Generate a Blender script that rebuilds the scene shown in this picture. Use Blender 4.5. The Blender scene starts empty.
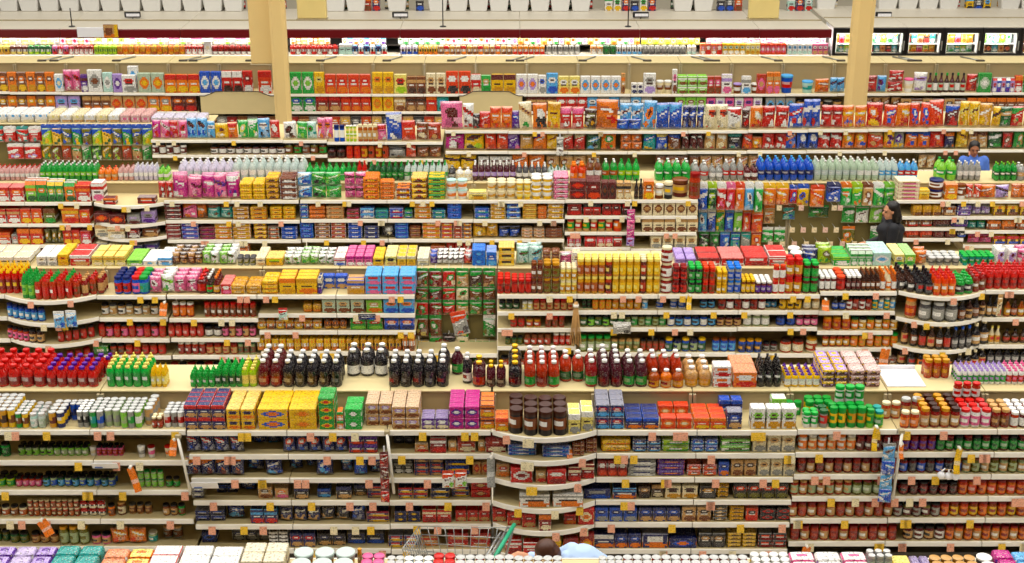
import bpy, math, random
from math import sin, cos, tan, atan, pi, radians
from mathutils import Vector, Matrix
R = random.Random(7)
SC = bpy.context.scene
COL = SC.collection
# ------------------------------------------------------------------ survey of the store
F = 1390.0; TH = radians(20.7); PITCH = 3.42; DF = 11.39
H = 1.4 + DF * tan(TH + atan((431 - 281.5) / F))
DR = {k: DF + (k - 1) * PITCH for k in range(0, 7)}        # distance of each run's shelf fronts
def dep(y): return TH + atan((y - 281.5) / F)
def z_at(y, D): return H - D * tan(dep(y))
def zc_at(D, z): return D * cos(TH) + (H - z) * sin(TH)
def x_at(x, D, z): return (x - 512.0) * zc_at(D, z) / F
def hm(h, y, D):
    z = z_at(y, D)
    return h * zc_at(D, z) / F / (cos(TH) + (y - 281.5) / F * sin(TH))
# ------------------------------------------------------------------ colours
HEX = dict(r='d0201c', dr='8e1414', mr='5e0f14', o='f07a18', ro='e6431a', y='f5c21a', ly='f6e487', go='d99a1c', g='1f9a3a', dg='0e5a2a',
 lg='8fd05a', lm='a8d11c', gg='22b045', b='1f55c4', nb='16235f', lb='6fb4e8', pb='3f7fe0', p='5b2a92', lv='b9a0da', pk='ef7fa8', mg='c41f86', w='f4f2ec', cr='f1e3bd',
 br='7a3f1c', db='3a1c12', tn='cfa470', k='15131a', gy='9a9a94', dgy='4b4a4c', sv='c9c9c6', tl='1c9c94', am='b4521a', ol='6e6a22', lt='bfe3d8', cl='c8d6cf',
 li='d9d2e2', pi='dcb0aa', ig='b83418', bg='d9cba2', sg='a7b98a', wr='4a1220', gl='b7c9b0', kk='08070a')
NAME = dict(r='red', dr='dark-red', mr='maroon', o='orange', ro='orange-red', y='yellow', ly='pale-yellow', go='gold', g='green', dg='dark-green', lg='light-green', lm='lime',
 gg='bright-green', b='blue', nb='navy', lb='light-blue', pb='mid-blue', p='purple', lv='lavender', pk='pink', mg='magenta', w='white', cr='cream', br='brown', db='dark-brown', tn='tan',
 k='black', gy='grey', dgy='dark-grey', sv='silver', tl='teal', am='amber', ol='olive', lt='pale-teal', cl='clear', li='pale-lilac', pi='pale-pink', ig='brick-red', bg='beige', sg='sage', wr='wine-red', gl='pale-green', kk='black')
def lin(c): return c / 12.92 if c <= .04045 else ((c + .055) / 1.055) ** 2.4
def rgb(c):
    if isinstance(c, tuple): return c
    h = HEX[c]; return tuple(lin(int(h[i:i + 2], 16) / 255) for i in (0, 2, 4)) + (1.0,)
def mixc(a, b, t):
    a, b = rgb(a), rgb(b); return tuple(a[i] * (1 - t) + b[i] * t for i in range(3)) + (1.0,)
# ------------------------------------------------------------------ materials
def nodes(m):
    m.use_nodes = True; nt = m.node_tree; b = nt.nodes['Principled BSDF']; return nt, b
def vc_mat(name, rough, spec=.5, coat=0, metal=0, noise=.10, nscale=60, print_=0):
    m = bpy.data.materials.new(name); nt, b = nodes(m)
    a = nt.nodes.new('ShaderNodeAttribute'); a.attribute_name = 'Col'
    tc = nt.nodes.new('ShaderNodeTexCoord'); n = nt.nodes.new('ShaderNodeTexNoise'); n.inputs['Scale'].default_value = nscale
    nt.links.new(tc.outputs['Object'], n.inputs['Vector'])
    mr = nt.nodes.new('ShaderNodeMapRange'); mr.inputs[3].default_value = 1 - noise; mr.inputs[4].default_value = 1 + noise
    nt.links.new(n.outputs['Fac'], mr.inputs[0])
    mx = nt.nodes.new('ShaderNodeMix'); mx.data_type = 'RGBA'; mx.blend_type = 'MULTIPLY'; mx.inputs[0].default_value = 1
    nt.links.new(a.outputs['Color'], mx.inputs[6]); nt.links.new(mr.outputs[0], mx.inputs[7]); last = mx.outputs[2]
    if print_:                                                     # small printed marks: pale and dark flecks of lettering and pictures
        for sc_, lo, col, f_ in ((85, .64, (1, .93, .80, 1), .38 * print_), (60, .60, (.04, .02, .02, 1), .62 * print_)):
            n2 = nt.nodes.new('ShaderNodeTexNoise'); n2.inputs['Scale'].default_value = sc_; n2.inputs['Detail'].default_value = 1
            mp = nt.nodes.new('ShaderNodeMapping'); mp.inputs['Scale'].default_value = (1, 1, 2.2); mp.inputs['Location'].default_value = (sc_, 0, 0)
            nt.links.new(tc.outputs['Object'], mp.inputs[0]); nt.links.new(mp.outputs[0], n2.inputs['Vector'])
            m2 = nt.nodes.new('ShaderNodeMapRange'); m2.inputs[1].default_value = lo - .06; m2.inputs[2].default_value = lo + .02; m2.inputs[3].default_value = 0; m2.inputs[4].default_value = f_; nt.links.new(n2.outputs['Fac'], m2.inputs[0])
            x2 = nt.nodes.new('ShaderNodeMix'); x2.data_type = 'RGBA'; nt.links.new(m2.outputs[0], x2.inputs[0]); nt.links.new(last, x2.inputs[6]); x2.inputs[7].default_value = col; last = x2.outputs[2]
    hs = nt.nodes.new('ShaderNodeHueSaturation'); hs.inputs['Saturation'].default_value = 1.14; hs.inputs['Value'].default_value = .88; nt.links.new(last, hs.inputs['Color'])
    nt.links.new(hs.outputs[0], b.inputs['Base Color'])
    b.inputs['Roughness'].default_value = rough; b.inputs['Metallic'].default_value = metal
    b.inputs['Specular IOR Level'].default_value = spec; b.inputs['Coat Weight'].default_value = coat; b.inputs['Coat Roughness'].default_value = .12
    return m
M_CARD = vc_mat('printed_card', .42, .35, print_=.8)
M_FILM = vc_mat('plastic_film', .26, .5, print_=1.0)
M_GLASS = vc_mat('filled_glass', .14, .45, .25, noise=.2, print_=.55)
M_CAN = vc_mat('can_label', .32, .5, noise=.05, print_=.22)
M_TAG = vc_mat('tag_paper', .5, .3, noise=.05, print_=.6)
M_PLASTIC = vc_mat('cap_plastic', .3, .4, noise=.04)
M_METAL = vc_mat('tin_metal', .3, .5, metal=.35, noise=.05)
def flat_mat(name, hexc, rough=.5, noise=.06, nscale=4, metal=0, spec=.4):
    m = bpy.data.materials.new(name); nt, b = nodes(m)
    c = tuple(lin(int(hexc[i:i + 2], 16) / 255) for i in (0, 2, 4))
    tc = nt.nodes.new('ShaderNodeTexCoord'); n = nt.nodes.new('ShaderNodeTexNoise'); n.inputs['Scale'].default_value = nscale; n.inputs['Detail'].default_value = 4
    nt.links.new(tc.outputs['Object'], n.inputs['Vector'])
    rp = nt.nodes.new('ShaderNodeMix'); rp.data_type = 'RGBA'
    rp.inputs[6].default_value = tuple(x * (1 - noise) for x in c) + (1,); rp.inputs[7].default_value = tuple(min(1, x * (1 + noise)) for x in c) + (1,)
    nt.links.new(n.outputs['Fac'], rp.inputs[0]); nt.links.new(rp.outputs[2], b.inputs['Base Color'])
    b.inputs['Roughness'].default_value = rough; b.inputs['Metallic'].default_value = metal; b.inputs['Specular IOR Level'].default_value = spec
    return m
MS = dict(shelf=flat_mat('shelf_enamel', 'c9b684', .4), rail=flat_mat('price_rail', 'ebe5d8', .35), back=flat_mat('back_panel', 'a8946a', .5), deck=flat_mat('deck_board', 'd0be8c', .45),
 post=flat_mat('upright_steel', 'a99a78', .4), peg=flat_mat('peg_board', '776a3c', .6), plinth=flat_mat('plinth', '4a4238', .6), col=flat_mat('column_paint', 'e8c987', .6, .04, 2),
 sign=flat_mat('sign_board', 'ead48c', .5), bur=flat_mat('burgundy_fascia', '6a0c14', .35), case=flat_mat('case_enamel', 'd9d0bd', .4), white=flat_mat('white_plastic', 'eeedf0', .45, .03),
 black=flat_mat('black_frame', '14100f', .4), steel=flat_mat('wire_steel', 'a8a8a4', .3, metal=.6), floor=flat_mat('floor_tile', 'cfc4ad', .35), wall=flat_mat('wall_paint', 'cfc6b0', .7),
 hook=flat_mat('hook_steel', 'd8d6cc', .35, metal=.3), skin=flat_mat('skin', 'c98e6a', .5, .05, 20), skin2=flat_mat('skin_deep', '9a6040', .5, .05, 20), hair=flat_mat('hair_dark', '140d0a', .45, .3, 60),
 hair2=flat_mat('hair_brown', '4a2817', .45, .3, 60), jacket=flat_mat('black_jacket', '15161c', .7, .2, 30), shirt=flat_mat('grey_top', 'a8a49c', .7), blue=flat_mat('blue_shirt', '4a6fc0', .75, .15, 25),
 pale=flat_mat('pale_blue_shirt', 'aec6ea', .75, .08, 20), trouser=flat_mat('dark_trousers', '22242c', .8), shoe=flat_mat('shoe', '1a1614', .5), eye=flat_mat('eye_dark', '120c0a', .2), lip=flat_mat('lip', '93473f', .5),
 green=flat_mat('green_handle', '1f9c72', .3), wood=flat_mat('bamboo', 'c79a5e', .6, .2, 30), lamp=flat_mat('fixture_white', 'f2f0ea', .4))
# ------------------------------------------------------------------ mesh making
class MB:
    def __init__(s): s.v = []; s.f = []; s.c = []
    def quad(s, idx, col): s.f.append(tuple(idx)); s.c.append(rgb(col))
    def add(s, pts): b = len(s.v); s.v += [tuple(p) for p in pts]; return b
    def box(s, x0, x1, y0, y1, z0, z1, col='w', c=.004):
        c = min(c, (x1 - x0) * .3, (y1 - y0) * .3, (z1 - z0) * .3)
        grid_box(s, [x0, x0 + c, x1 - c, x1], [y0, y0 + c, y1 - c, y1], [z0, z0 + c, z1 - c, z1], lambda a, u, v: col)
    def tube(s, p0, p1, r0, r1=None, seg=8, col='w', cap=True):
        r1 = r0 if r1 is None else r1; p0 = Vector(p0); p1 = Vector(p1); d = (p1 - p0).normalized()
        a = d.orthogonal().normalized(); b2 = d.cross(a)
        b = s.add([p0 + a * (r0 * cos(t)) + b2 * (r0 * sin(t)) for t in [2 * pi * i / seg for i in range(seg)]])
        e = s.add([p1 + a * (r1 * cos(t)) + b2 * (r1 * sin(t)) for t in [2 * pi * i / seg for i in range(seg)]])
        for i in range(seg): j = (i + 1) % seg; s.quad((b + i, b + j, e + j, e + i), col)
        if cap: s.quad(tuple(range(b + seg - 1, b - 1, -1)), col); s.quad(tuple(range(e, e + seg)), col)
    def ell(s, c, rad, rot=None, col='w', seg=14, rings=9):
        c = Vector(c); M = rot or Matrix.Identity(3); b = len(s.v)
        for i in range(1, rings):
            t = pi * i / rings
            for j in range(seg):
                q = 2 * pi * j / seg; p = M @ Vector((rad[0] * sin(t) * cos(q), rad[1] * sin(t) * sin(q), rad[2] * cos(t))); s.v.append(tuple(c + p))
        top = s.add([c + M @ Vector((0, 0, rad[2]))]); bot = s.add([c - M @ Vector((0, 0, rad[2]))])
        for i in range(rings - 2):
            for j in range(seg):
                k = (j + 1) % seg; s.quad((b + i * seg + j, b + (i + 1) * seg + j, b + (i + 1) * seg + k, b + i * seg + k), col)
        l = b + (rings - 2) * seg
        for j in range(seg):
            k = (j + 1) % seg; s.quad((top, b + j, b + k), col); s.quad((bot, l + k, l + j), col)
    def mesh(s, name, mat, smooth=False):
        me = bpy.data.meshes.new(name); me.from_pydata(s.v, [], s.f); me.update()
        ca = me.color_attributes.new('Col', 'FLOAT_COLOR', 'CORNER'); buf = []
        for p, c in zip(me.polygons, s.c): buf += list(c) * p.loop_total
        ca.data.foreach_set('color', buf)
        if smooth:
            me.polygons.foreach_set('use_smooth', [True] * len(me.polygons))
            if smooth is not True: me.set_sharp_from_angle(angle=smooth)
        me.materials.append(mat); return me
def grid_box(s, xs, ys, zs, art):
    """A box whose outer ring of cells is a chamfer; art(face, u, v) colours the cells of each face (0 front, 1 back, 2 left, 3 right, 4 bottom, 5 top)."""
    X, Y, Z = xs[1:-1], ys[1:-1], zs[1:-1]; V = {}
    def vid(p):
        k = tuple(round(q, 6) for q in p)
        if k not in V: V[k] = len(s.v); s.v.append(p)
        return V[k]
    def face(fn, A, B, P, flip):
        for i in range(len(A) - 1):
            for j in range(len(B) - 1):
                q = [P(A[i], B[j]), P(A[i + 1], B[j]), P(A[i + 1], B[j + 1]), P(A[i], B[j + 1])]
                if flip: q.reverse()
                s.quad([vid(p) for p in q], art(fn, (i + .5) / (len(A) - 1), (j + .5) / (len(B) - 1)))
    face(0, X, Z, lambda a, b: (a, ys[0], b), False); face(1, X, Z, lambda a, b: (a, ys[-1], b), True)
    face(2, Y, Z, lambda a, b: (xs[0], a, b), True); face(3, Y, Z, lambda a, b: (xs[-1], a, b), False)
    face(4, X, Y, lambda a, b: (a, b, zs[0]), True); face(5, X, Y, lambda a, b: (a, b, zs[-1]), False)
    for sy, yy, yi, fl in ((0, ys[0], Y[0], 0), (1, ys[-1], Y[-1], 1)):                    # edges along z and x
        for xx, xi, f2 in ((xs[0], X[0], 1), (xs[-1], X[-1], 0)):
            for j in range(len(Z) - 1):
                q = [(xi, yy, Z[j]), (xx, yi, Z[j]), (xx, yi, Z[j + 1]), (xi, yy, Z[j + 1])]
                if fl ^ f2: q.reverse()
                s.quad([vid(p) for p in q], art(0 if sy == 0 else 1, .5, (j + .5) / (len(Z) - 1)))
        for zz, zi, f2 in ((zs[0], Z[0], 1), (zs[-1], Z[-1], 0)):
            for i in range(len(X) - 1):
                q = [(X[i], yy, zi), (X[i + 1], yy, zi), (X[i + 1], yi, zz), (X[i], yi, zz)]
                if fl ^ f2: q.reverse()
                s.quad([vid(p) for p in q], art(5 if zz > zi else 4, .5, .5))
    for xx, xi, f1 in ((xs[0], X[0], 1), (xs[-1], X[-1], 0)):
        for zz, zi, f2 in ((zs[0], Z[0], 1), (zs[-1], Z[-1], 0)):
            for j in range(len(Y) - 1):
                q = [(xx, Y[j], zi), (xx, Y[j + 1], zi), (xi, Y[j + 1], zz), (xi, Y[j], zz)]
                if f1 ^ f2: q.reverse()
                s.quad([vid(p) for p in q], art(5 if zz > zi else 4, .5, .5))
            for yy, yi, f3 in ((ys[0], Y[0], 0), (ys[-1], Y[-1], 1)):
                q = [(xi, yy, zi), (xx, yi, zi), (xi, yi, zz)]
                if f1 ^ f2 ^ f3: q.reverse()
                s.quad([vid(p) for p in q], art(0, .5, .5))
def ins(a, b, n, c): return [a] + [a + c + (b - a - 2 * c) * i / n for i in range(n + 1)] + [b]
def lathe(s, prof, seg=14, sy=1.0, art=None, close=True):
    """prof: (radius, height, colour of the band above). art(band, angle index, seg) may recolour."""
    b = len(s.v)
    for r, z, c in prof:
        for j in range(seg):
            t = 2 * pi * (j + .5) / seg; s.v.append((r * cos(t), r * sin(t) * sy, z))
    for i in range(len(prof) - 1):
        for j in range(seg):
            k = (j + 1) % seg; col = prof[i][2]
            if art: col = art(i, j, col)
            s.quad((b + i * seg + j, b + i * seg + k, b + (i + 1) * seg + k, b + (i + 1) * seg + j), col)
    if close:
        s.quad(tuple(range(b + seg - 1, b - 1, -1)), prof[0][2])
        e = b + (len(prof) - 1) * seg; s.quad(tuple(range(e, e + seg)), prof[-1][2])
def new_obj(name, me, parent=None):
    o = bpy.data.objects.new(name, me); COL.objects.link(o)
    if parent: o.parent = parent
    return o
def empty(name, loc=(0, 0, 0)):
    o = bpy.data.objects.new(name, None); COL.objects.link(o); o.location = loc; o.empty_display_size = .05; return o
def tag(o, label=None, cat=None, group=None, kind=None):
    if label: o['label'] = label
    if cat: o['category'] = cat
    if group: o['group'] = group
    if kind: o['kind'] = kind
    return o
AMB = 0.05; LAMP = 265; EXPO = -0.42
# ------------------------------------------------------------------ goods: every kind is (object name, category, shape, depth)
KIND = dict(
 pb=('pasta_box', 'box', 'box', .10), fp=('spaghetti_box', 'box', 'box', .11), cb=('cereal_box', 'box', 'box', .08), xb=('cracker_box', 'box', 'box', .13), rb=('rice_box', 'box', 'box', .09), bx=('dry_goods_carton', 'box', 'box', .12),
 kb=('cookie_box', 'box', 'box', .14), tb=('tea_box', 'box', 'box', .12), cy=('candy_box', 'box', 'box', .14), dx=('dessert_mix_box', 'box', 'box', .10), ct=('drink_carton', 'carton', 'carton', .10), dp=('boxed_drink_pack', 'box', 'box', .2),
 sk=('cookie_packet', 'packet', 'flat', .15), wf=('wafer_packet', 'packet', 'flat', .15), sl=('seasoning_packet', 'packet', 'flat', .05), fr=('chilled_pack', 'packet', 'flat', .12),
 jr=('sauce_jar', 'jar', 'jar', 0), pj=('pickle_jar', 'jar', 'jar', 0), jj=('jam_jar', 'jar', 'jar', 0), nj=('honey_jar', 'jar', 'jar', 0), oj=('olive_jar', 'jar', 'jar', 0), sj=('spice_jar', 'jar', 'jar', 0), mj=('salsa_jar', 'jar', 'jar', 0), gj=('glass_jar', 'jar', 'jar', 0),
 jb=('juice_bottle', 'bottle', 'juice', 0), jg=('juice_jug', 'bottle', 'jug', 0), sb=('soda_bottle', 'bottle', 'soda', 0), wb=('water_bottle', 'bottle', 'soda', 0), vb=('sauce_bottle', 'bottle', 'wine', 0), ob=('vinegar_bottle', 'bottle', 'wine', 0),
 kt=('ketchup_bottle', 'bottle', 'squeeze', 0), lb=('lemon_juice_bottle', 'bottle', 'squeeze', 0), db=('yogurt_drink_bottle', 'bottle', 'squeeze', 0), sy=('syrup_bottle', 'bottle', 'wine', 0),
 cn=('soup_can', 'can', 'can', 0), vc=('vegetable_can', 'can', 'can', 0), lc=('coffee_can', 'can', 'lidcan', 0), cs=('cheese_shaker', 'canister', 'lidcan', 0), tu=('plastic_tub', 'tub', 'tub', 0), bk=('white_bucket', 'bucket', 'tub', 0),
 ch=('chip_bag', 'bag', 'bag', .12), sn=('snack_bag', 'bag', 'bag', .12), ca=('candy_bag', 'bag', 'bag', .1), br=('bread_bag', 'bag', 'flat', .16), pp=('pasta_bag', 'bag', 'bag', .08), hp=('hanging_packet', 'packet', 'hang', .05), hs=('spice_packet', 'packet', 'hang', .05))
MESHES = {}
def box_art(seed, c1, c2, c3, tall):
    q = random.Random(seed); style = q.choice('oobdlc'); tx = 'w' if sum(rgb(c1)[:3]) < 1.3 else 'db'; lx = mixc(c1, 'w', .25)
    def art(f, u, v):
        if f == 0:
            if style in 'ol' and ((u - .5) / .36) ** 2 + ((v - .70) / .15) ** 2 < 1: return c2 if abs(v - .7) > .05 or abs(u - .5) > .2 else tx
            if style == 'b' and .66 < v < .86: return c2
            if style == 'd' and v > .72: return c2
            if style == 'c' and ((u - .5) / .4) ** 2 + ((v - .5) / .3) ** 2 < 1: return c3 if ((u - .5) / .25) ** 2 + ((v - .5) / .18) ** 2 < 1 else c2
            if v < .42 and style != 'c': 
                if ((u - .55) / .42) ** 2 + ((v - .2) / .2) ** 2 < 1: return c3
            if .48 < v < .56 and .2 < u < .8 and style in 'odb': return tx
            return c1
        if f == 1: return c1
        if f in (2, 3): return c2 if .6 < v < .8 and style in 'bd' else (tx if .3 < v < .42 else c1)
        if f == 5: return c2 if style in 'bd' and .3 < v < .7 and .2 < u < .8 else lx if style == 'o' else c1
        return c1
    return art
def bag_art(seed, c1, c2, c3):
    q = random.Random(seed); st = q.randrange(4); ax = q.uniform(.35, .65); sl = q.uniform(-.35, .35)
    tx = 'w' if sum(rgb(c1)[:3]) < 1.2 else 'mr'; c4 = mixc(c1, 'k', .45); c5 = mixc(c1, 'w', .35)
    blobs = [(q.uniform(.15, .85), q.uniform(.06, .36), q.uniform(.10, .2), q.choice((c3, c3, c4, c2, c5))) for _ in range(5)]
    def art(f, u, v):
        for x, y, r_, c in blobs:
            if ((u - x) / r_) ** 2 + ((v - y) / (r_ * .7)) ** 2 < 1: return c
        w_ = v - sl * (u - .5)
        if st == 0 and ((u - ax) / .38) ** 2 + ((w_ - .66) / .13) ** 2 < 1: return tx if abs(w_ - .66) < .05 else c2
        if st == 1 and .58 < w_ < .76: return tx if .63 < w_ < .71 and .2 < u < .8 else c2
        if st == 2 and w_ > .74: return c2
        if st == 2 and .58 < w_ < .66 and .15 < u < .85: return tx
        if st == 3 and ((u - ax) / .3) ** 2 + ((w_ - .6) / .2) ** 2 < 1: return c2 if ((u - ax) / .16) ** 2 + ((w_ - .6) / .1) ** 2 > 1 else tx
        if .46 < w_ < .51 and .25 < u < .75: return c5
        return c1
    return art
def ring_art(lab, acc, bands, front=None):
    def art(i, j, col):
        if i in bands and 6 <= j <= 12 and i == bands[len(bands) // 2] and acc is not None: return acc if 8 <= j <= 11 else col
        return col
    return art
def shape(code, w, h, d, cols, seed):
    """Returns [(part name or None, mesh)] for one kind of goods: the first is the body."""
    key = (code, round(w, 3), round(h, 3), round(d, 3), cols, seed % 3)
    if key in MESHES: return MESHES[key]
    nm, cat, sh, _ = KIND[code]; cc = (cols + (cols[-1],) * 3)[:3]; c1, c2, c3 = cc; out = []; m = MB(); q = random.Random(seed)
    if sh in ('box', 'flat', 'carton'):
        nx, nz = (9, 11) if h > w * .7 else (11, 7); c = min(.006, .08 * h)
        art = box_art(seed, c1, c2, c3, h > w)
        if sh == 'flat':                                             # soft wrapped pack: bulged top, pinched ends
            grid_box(m, ins(-w / 2, w / 2, 8, min(.012, .2 * h)), ins(-d / 2, d / 2, 3, min(.012, .2 * h)), ins(0, h, 3, min(.012, .25 * h)), art)
            m.v = [(x, y * (1 - .10 * abs(2 * x / w) ** 4), z + (.10 * h * (cos(pi * x / w) * cos(pi * y / d)) if z > h * .6 else 0)) for x, y, z in m.v]
            out.append((None, m.mesh(nm, M_FILM, radians(40))))
        elif sh == 'carton':
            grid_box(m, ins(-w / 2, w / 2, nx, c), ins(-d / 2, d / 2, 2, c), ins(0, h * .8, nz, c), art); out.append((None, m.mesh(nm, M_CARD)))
            g = MB(); t = .012; zt = h
            pts = [(-w / 2, -d / 2, h * .8), (w / 2, -d / 2, h * .8), (w / 2, d / 2, h * .8), (-w / 2, d / 2, h * .8), (-w / 2, -t, h * .95), (w / 2, -t, h * .95), (w / 2, t, h * .95), (-w / 2, t, h * .95), (-w / 2, -t, zt), (w / 2, -t, zt), (w / 2, t, zt), (-w / 2, t, zt)]
            g.add(pts)
            for f_, c_ in (((0, 1, 5, 4), c2), ((2, 3, 7, 6), c2), ((1, 2, 6, 5), c1), ((3, 0, 4, 7), c1), ((4, 5, 9, 8), 'w'), ((6, 7, 11, 10), 'w'), ((5, 6, 10, 9), 'w'), ((7, 4, 8, 11), 'w'), ((8, 9, 10, 11), 'w'), ((3, 2, 1, 0), c1)): g.quad(f_, c_)
            out.append(('gable_top', g.mesh('gable_top', M_CARD)))
        else:
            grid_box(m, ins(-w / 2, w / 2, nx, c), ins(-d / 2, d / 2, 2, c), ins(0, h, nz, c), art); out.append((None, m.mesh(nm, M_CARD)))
    elif sh == 'bin':
        grid_box(m, ins(-w / 2, w / 2, 3, .02), ins(-d / 2, d / 2, 3, .02), ins(0, h, 6, .012), lambda f, u, v: c1)
        m.v = [(x * (.80 + .20 * min(1, z / h * 1.2)), y * (.80 + .20 * min(1, z / h * 1.2)), z) for x, y, z in m.v]; out.append((None, m.mesh(nm, M_PLASTIC)))
        g = MB(); g.box(-w / 2, w / 2, -d / 2, d / 2, h * .93, h, c1, .01); out.append(('rim', g.mesh('rim', M_PLASTIC)))
    elif sh in ('bag', 'hang'):
        nu, nv = 10, 14; front = []; art = bag_art(seed, c1, c2, c3)
        hz = h * (.86 if sh == 'hang' else 1.0)
        for side in (-1, 1):
            for j in range(nv + 1):
                for i in range(nu + 1):
                    u, v = i / nu, j / nv; e = (1 - abs(2 * u - 1) ** 2.6) * (1 - abs(2 * v - 1) ** 5) ** .8
                    low = 1 + .25 * (1 - v)
                    wob = q.uniform(-.22, .22) if 0 < i < nu and 0 < j < nv else 0
                    wd = w * (1 - .05 * sin(pi * v))                  # filled bags draw in at the middle
                    front.append(((u - .5) * wd + (q.uniform(-.01, .01) * w if 0 < j < nv else 0), side * (d / 2 * .68 * max(0, e * low * (1 + wob)) + .0015), v * hz))
        m.v = front; N = (nu + 1) * (nv + 1)
        for sd in (0, 1):
            for j in range(nv):
                for i in range(nu):
                    a = sd * N + j * (nu + 1) + i; f_ = (a, a + 1, a + nu + 2, a + nu + 1)
                    cl = art(0, (i + .5) / nu, (j + .5) / nv) if sd == 0 else c1
                    if j in (0, nv - 1): cl = mixc(c1, 'w', .35)
                    m.quad(f_ if sd == 0 else f_[::-1], cl)
        for j in range(nv):
            for i in (0, nu):
                a = j * (nu + 1) + i; f_ = (a, a + nu + 1, a + nu + 1 + N, a + N); m.quad(f_ if i == 0 else f_[::-1], c1)
        for i in range(nu):
            for j in (0, nv):
                a = j * (nu + 1) + i; f_ = (a, a + N, a + 1 + N, a + 1); m.quad(f_ if j == 0 else f_[::-1], c1)
        if sh == 'hang':
            m.v = [(x, y, z - hz) for x, y, z in m.v]
            out.append((None, m.mesh(nm, M_FILM, True)))
            g = MB(); g.box(-w * .48, w * .48, -.004, .004, -.02, h * .14, c2, .002); out.append(('header_card', g.mesh('header_card', M_CARD)))
        else: out.append((None, m.mesh(nm, M_FILM, True)))
    else:
        r = w / 2; a2 = mixc(c2, 'w', .5); a1 = mixc(c1, 'k', .0)
        if sh == 'jar':
            lathe(m, [(r * .86, 0, c1), (r * .98, h * .03, c1), (r, h * .14, c2), (r, h * .3, c2), (r, h * .5, c2), (r, h * .66, c1), (r * .97, h * .74, c1), (r * .84, h * .82, c1), (r * .80, h * .86, c1)], 16, 1, ring_art(c2, q.choice((c1, c3, 'w', a2)), [2, 3, 4]))
            lid = [(r * .88, h * .845, c3), (r * .9, h * .86, c3), (r * .9, h * .97, c3), (r * .84, h, c3)]; lm_ = M_METAL if c3 in ('go', 'sv', 'k', 'db') else M_PLASTIC
        elif sh == 'juice':
            lathe(m, [(r * .88, 0, c1), (r * .98, h * .03, c1), (r, h * .10, c2), (r * .97, h * .2, c2), (r * .97, h * .34, c2), (r, h * .42, c1), (r, h * .58, c1), (r * .9, h * .68, c1), (r * .62, h * .78, c1), (r * .4, h * .85, c1), (r * .36, h * .91, c1)], 16, 1, ring_art(c2, q.choice((mixc(c2, 'w', .2), mixc(c2, 'cr', .35), 'dr')), [2, 3, 4]))
            lid = [(r * .44, h * .895, c3), (r * .46, h * .9, c3), (r * .46, h * .985, c3), (r * .38, h, c3)]; lm_ = M_PLASTIC
        elif sh == 'jug':
            lathe(m, [(r * .85, 0, c1), (r * .98, h * .03, c1), (r, h * .1, c2), (r, h * .28, c2), (r, h * .46, c1), (r * .98, h * .6, c1), (r * .8, h * .72, c1), (r * .55, h * .8, c1), (r * .5, h * .88, c1)], 16, .92, ring_art(c2, a2, [2, 3]))
            lid = [(r * .58, h * .87, c3), (r * .6, h * .88, c3), (r * .58, h * .97, c3), (r * .5, h, c3)]; lm_ = M_PLASTIC
            g = MB(); P = [(r * .95, 0, h * .5), (r * 1.02, 0, h * .62), (r * .95, 0, h * .72), (r * .6, 0, h * .79)]
        elif sh == 'soda':
            lathe(m, [(r * .6, 0, c1), (r * .92, h * .04, c1), (r * .98, h * .16, c1), (r, h * .3, c2), (r, h * .38, c2), (r, h * .46, c2), (r, h * .54, c1), (r * .94, h * .62, c1), (r * .74, h * .74, c1), (r * .45, h * .84, c1), (r * .27, h * .9, c1), (r * .26, h * .93, c1)], 16, 1, ring_art(c2, q.choice(('w', a2)), [3, 4, 5]))
            lid = [(r * .31, h * .92, c3), (r * .33, h * .925, c3), (r * .33, h * .99, c3), (r * .29, h, c3)]; lm_ = M_PLASTIC
        elif sh == 'wine':
            lathe(m, [(r * .9, 0, c1), (r, h * .02, c1), (r, h * .12, c2), (r, h * .26, c2), (r, h * .42, c2), (r, h * .5, c1), (r * .95, h * .56, c1), (r * .6, h * .66, c1), (r * .4, h * .76, c1), (r * .36, h * .88, c1)], 14, 1, ring_art(c2, q.choice((c1, 'w', 'r', a2)), [2, 3, 4]))
            lid = [(r * .4, h * .87, c3), (r * .42, h * .88, c3), (r * .42, h * .99, c3), (r * .36, h, c3)]; lm_ = M_PLASTIC
        elif sh == 'squeeze':
            lathe(m, [(r * .86, 0, c1), (r, h * .04, c1), (r, h * .16, c2), (r * .96, h * .3, c2), (r * .94, h * .44, c2), (r, h * .56, c1), (r * .96, h * .66, c1), (r * .7, h * .76, c1), (r * .5, h * .8, c1)], 16, .8, ring_art(c2, q.choice(('w', c3)), [2, 3, 4]))
            lid = [(r * .58, h * .79, c3), (r * .6, h * .8, c3), (r * .56, h * .87, c3), (r * .26, h * .9, c3), (r * .2, h, c3)]; lm_ = M_PLASTIC
        elif sh == 'can':
            lathe(m, [(r * .95, 0, 'sv'), (r, h * .015, 'sv'), (r, h * .05, c1), (r, h * .3, c2), (r, h * .5, c2), (r, h * .7, c1), (r, h * .94, 'sv'), (r * 1.02, h * .985, 'sv'), (r * .97, h, c3), (r * .9, h * .97, c3), (r * .6, h * .965, c3), (r * .3, h * .97, c3)], 16, 1, ring_art(c2, q.choice((a2, 'w', c1)), [3, 4]))
            lid = None; lm_ = None
        elif sh == 'lidcan':
            lathe(m, [(r * .94, 0, c1), (r * .97, h * .02, c1), (r * .97, h * .25, c2), (r * .97, h * .4, c2), (r * .97, h * .6, c2), (r * .97, h * .72, c1), (r * .96, h * .82, c1)], 16, 1, ring_art(c2, q.choice(('w', c1, 'y')), [2, 3, 4]))
            lid = [(r * .98, h * .8, c3), (r, h * .81, c3), (r, h * .97, c3), (r * .92, h, c3)]; lm_ = M_PLASTIC
        elif sh == 'tub':
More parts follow.
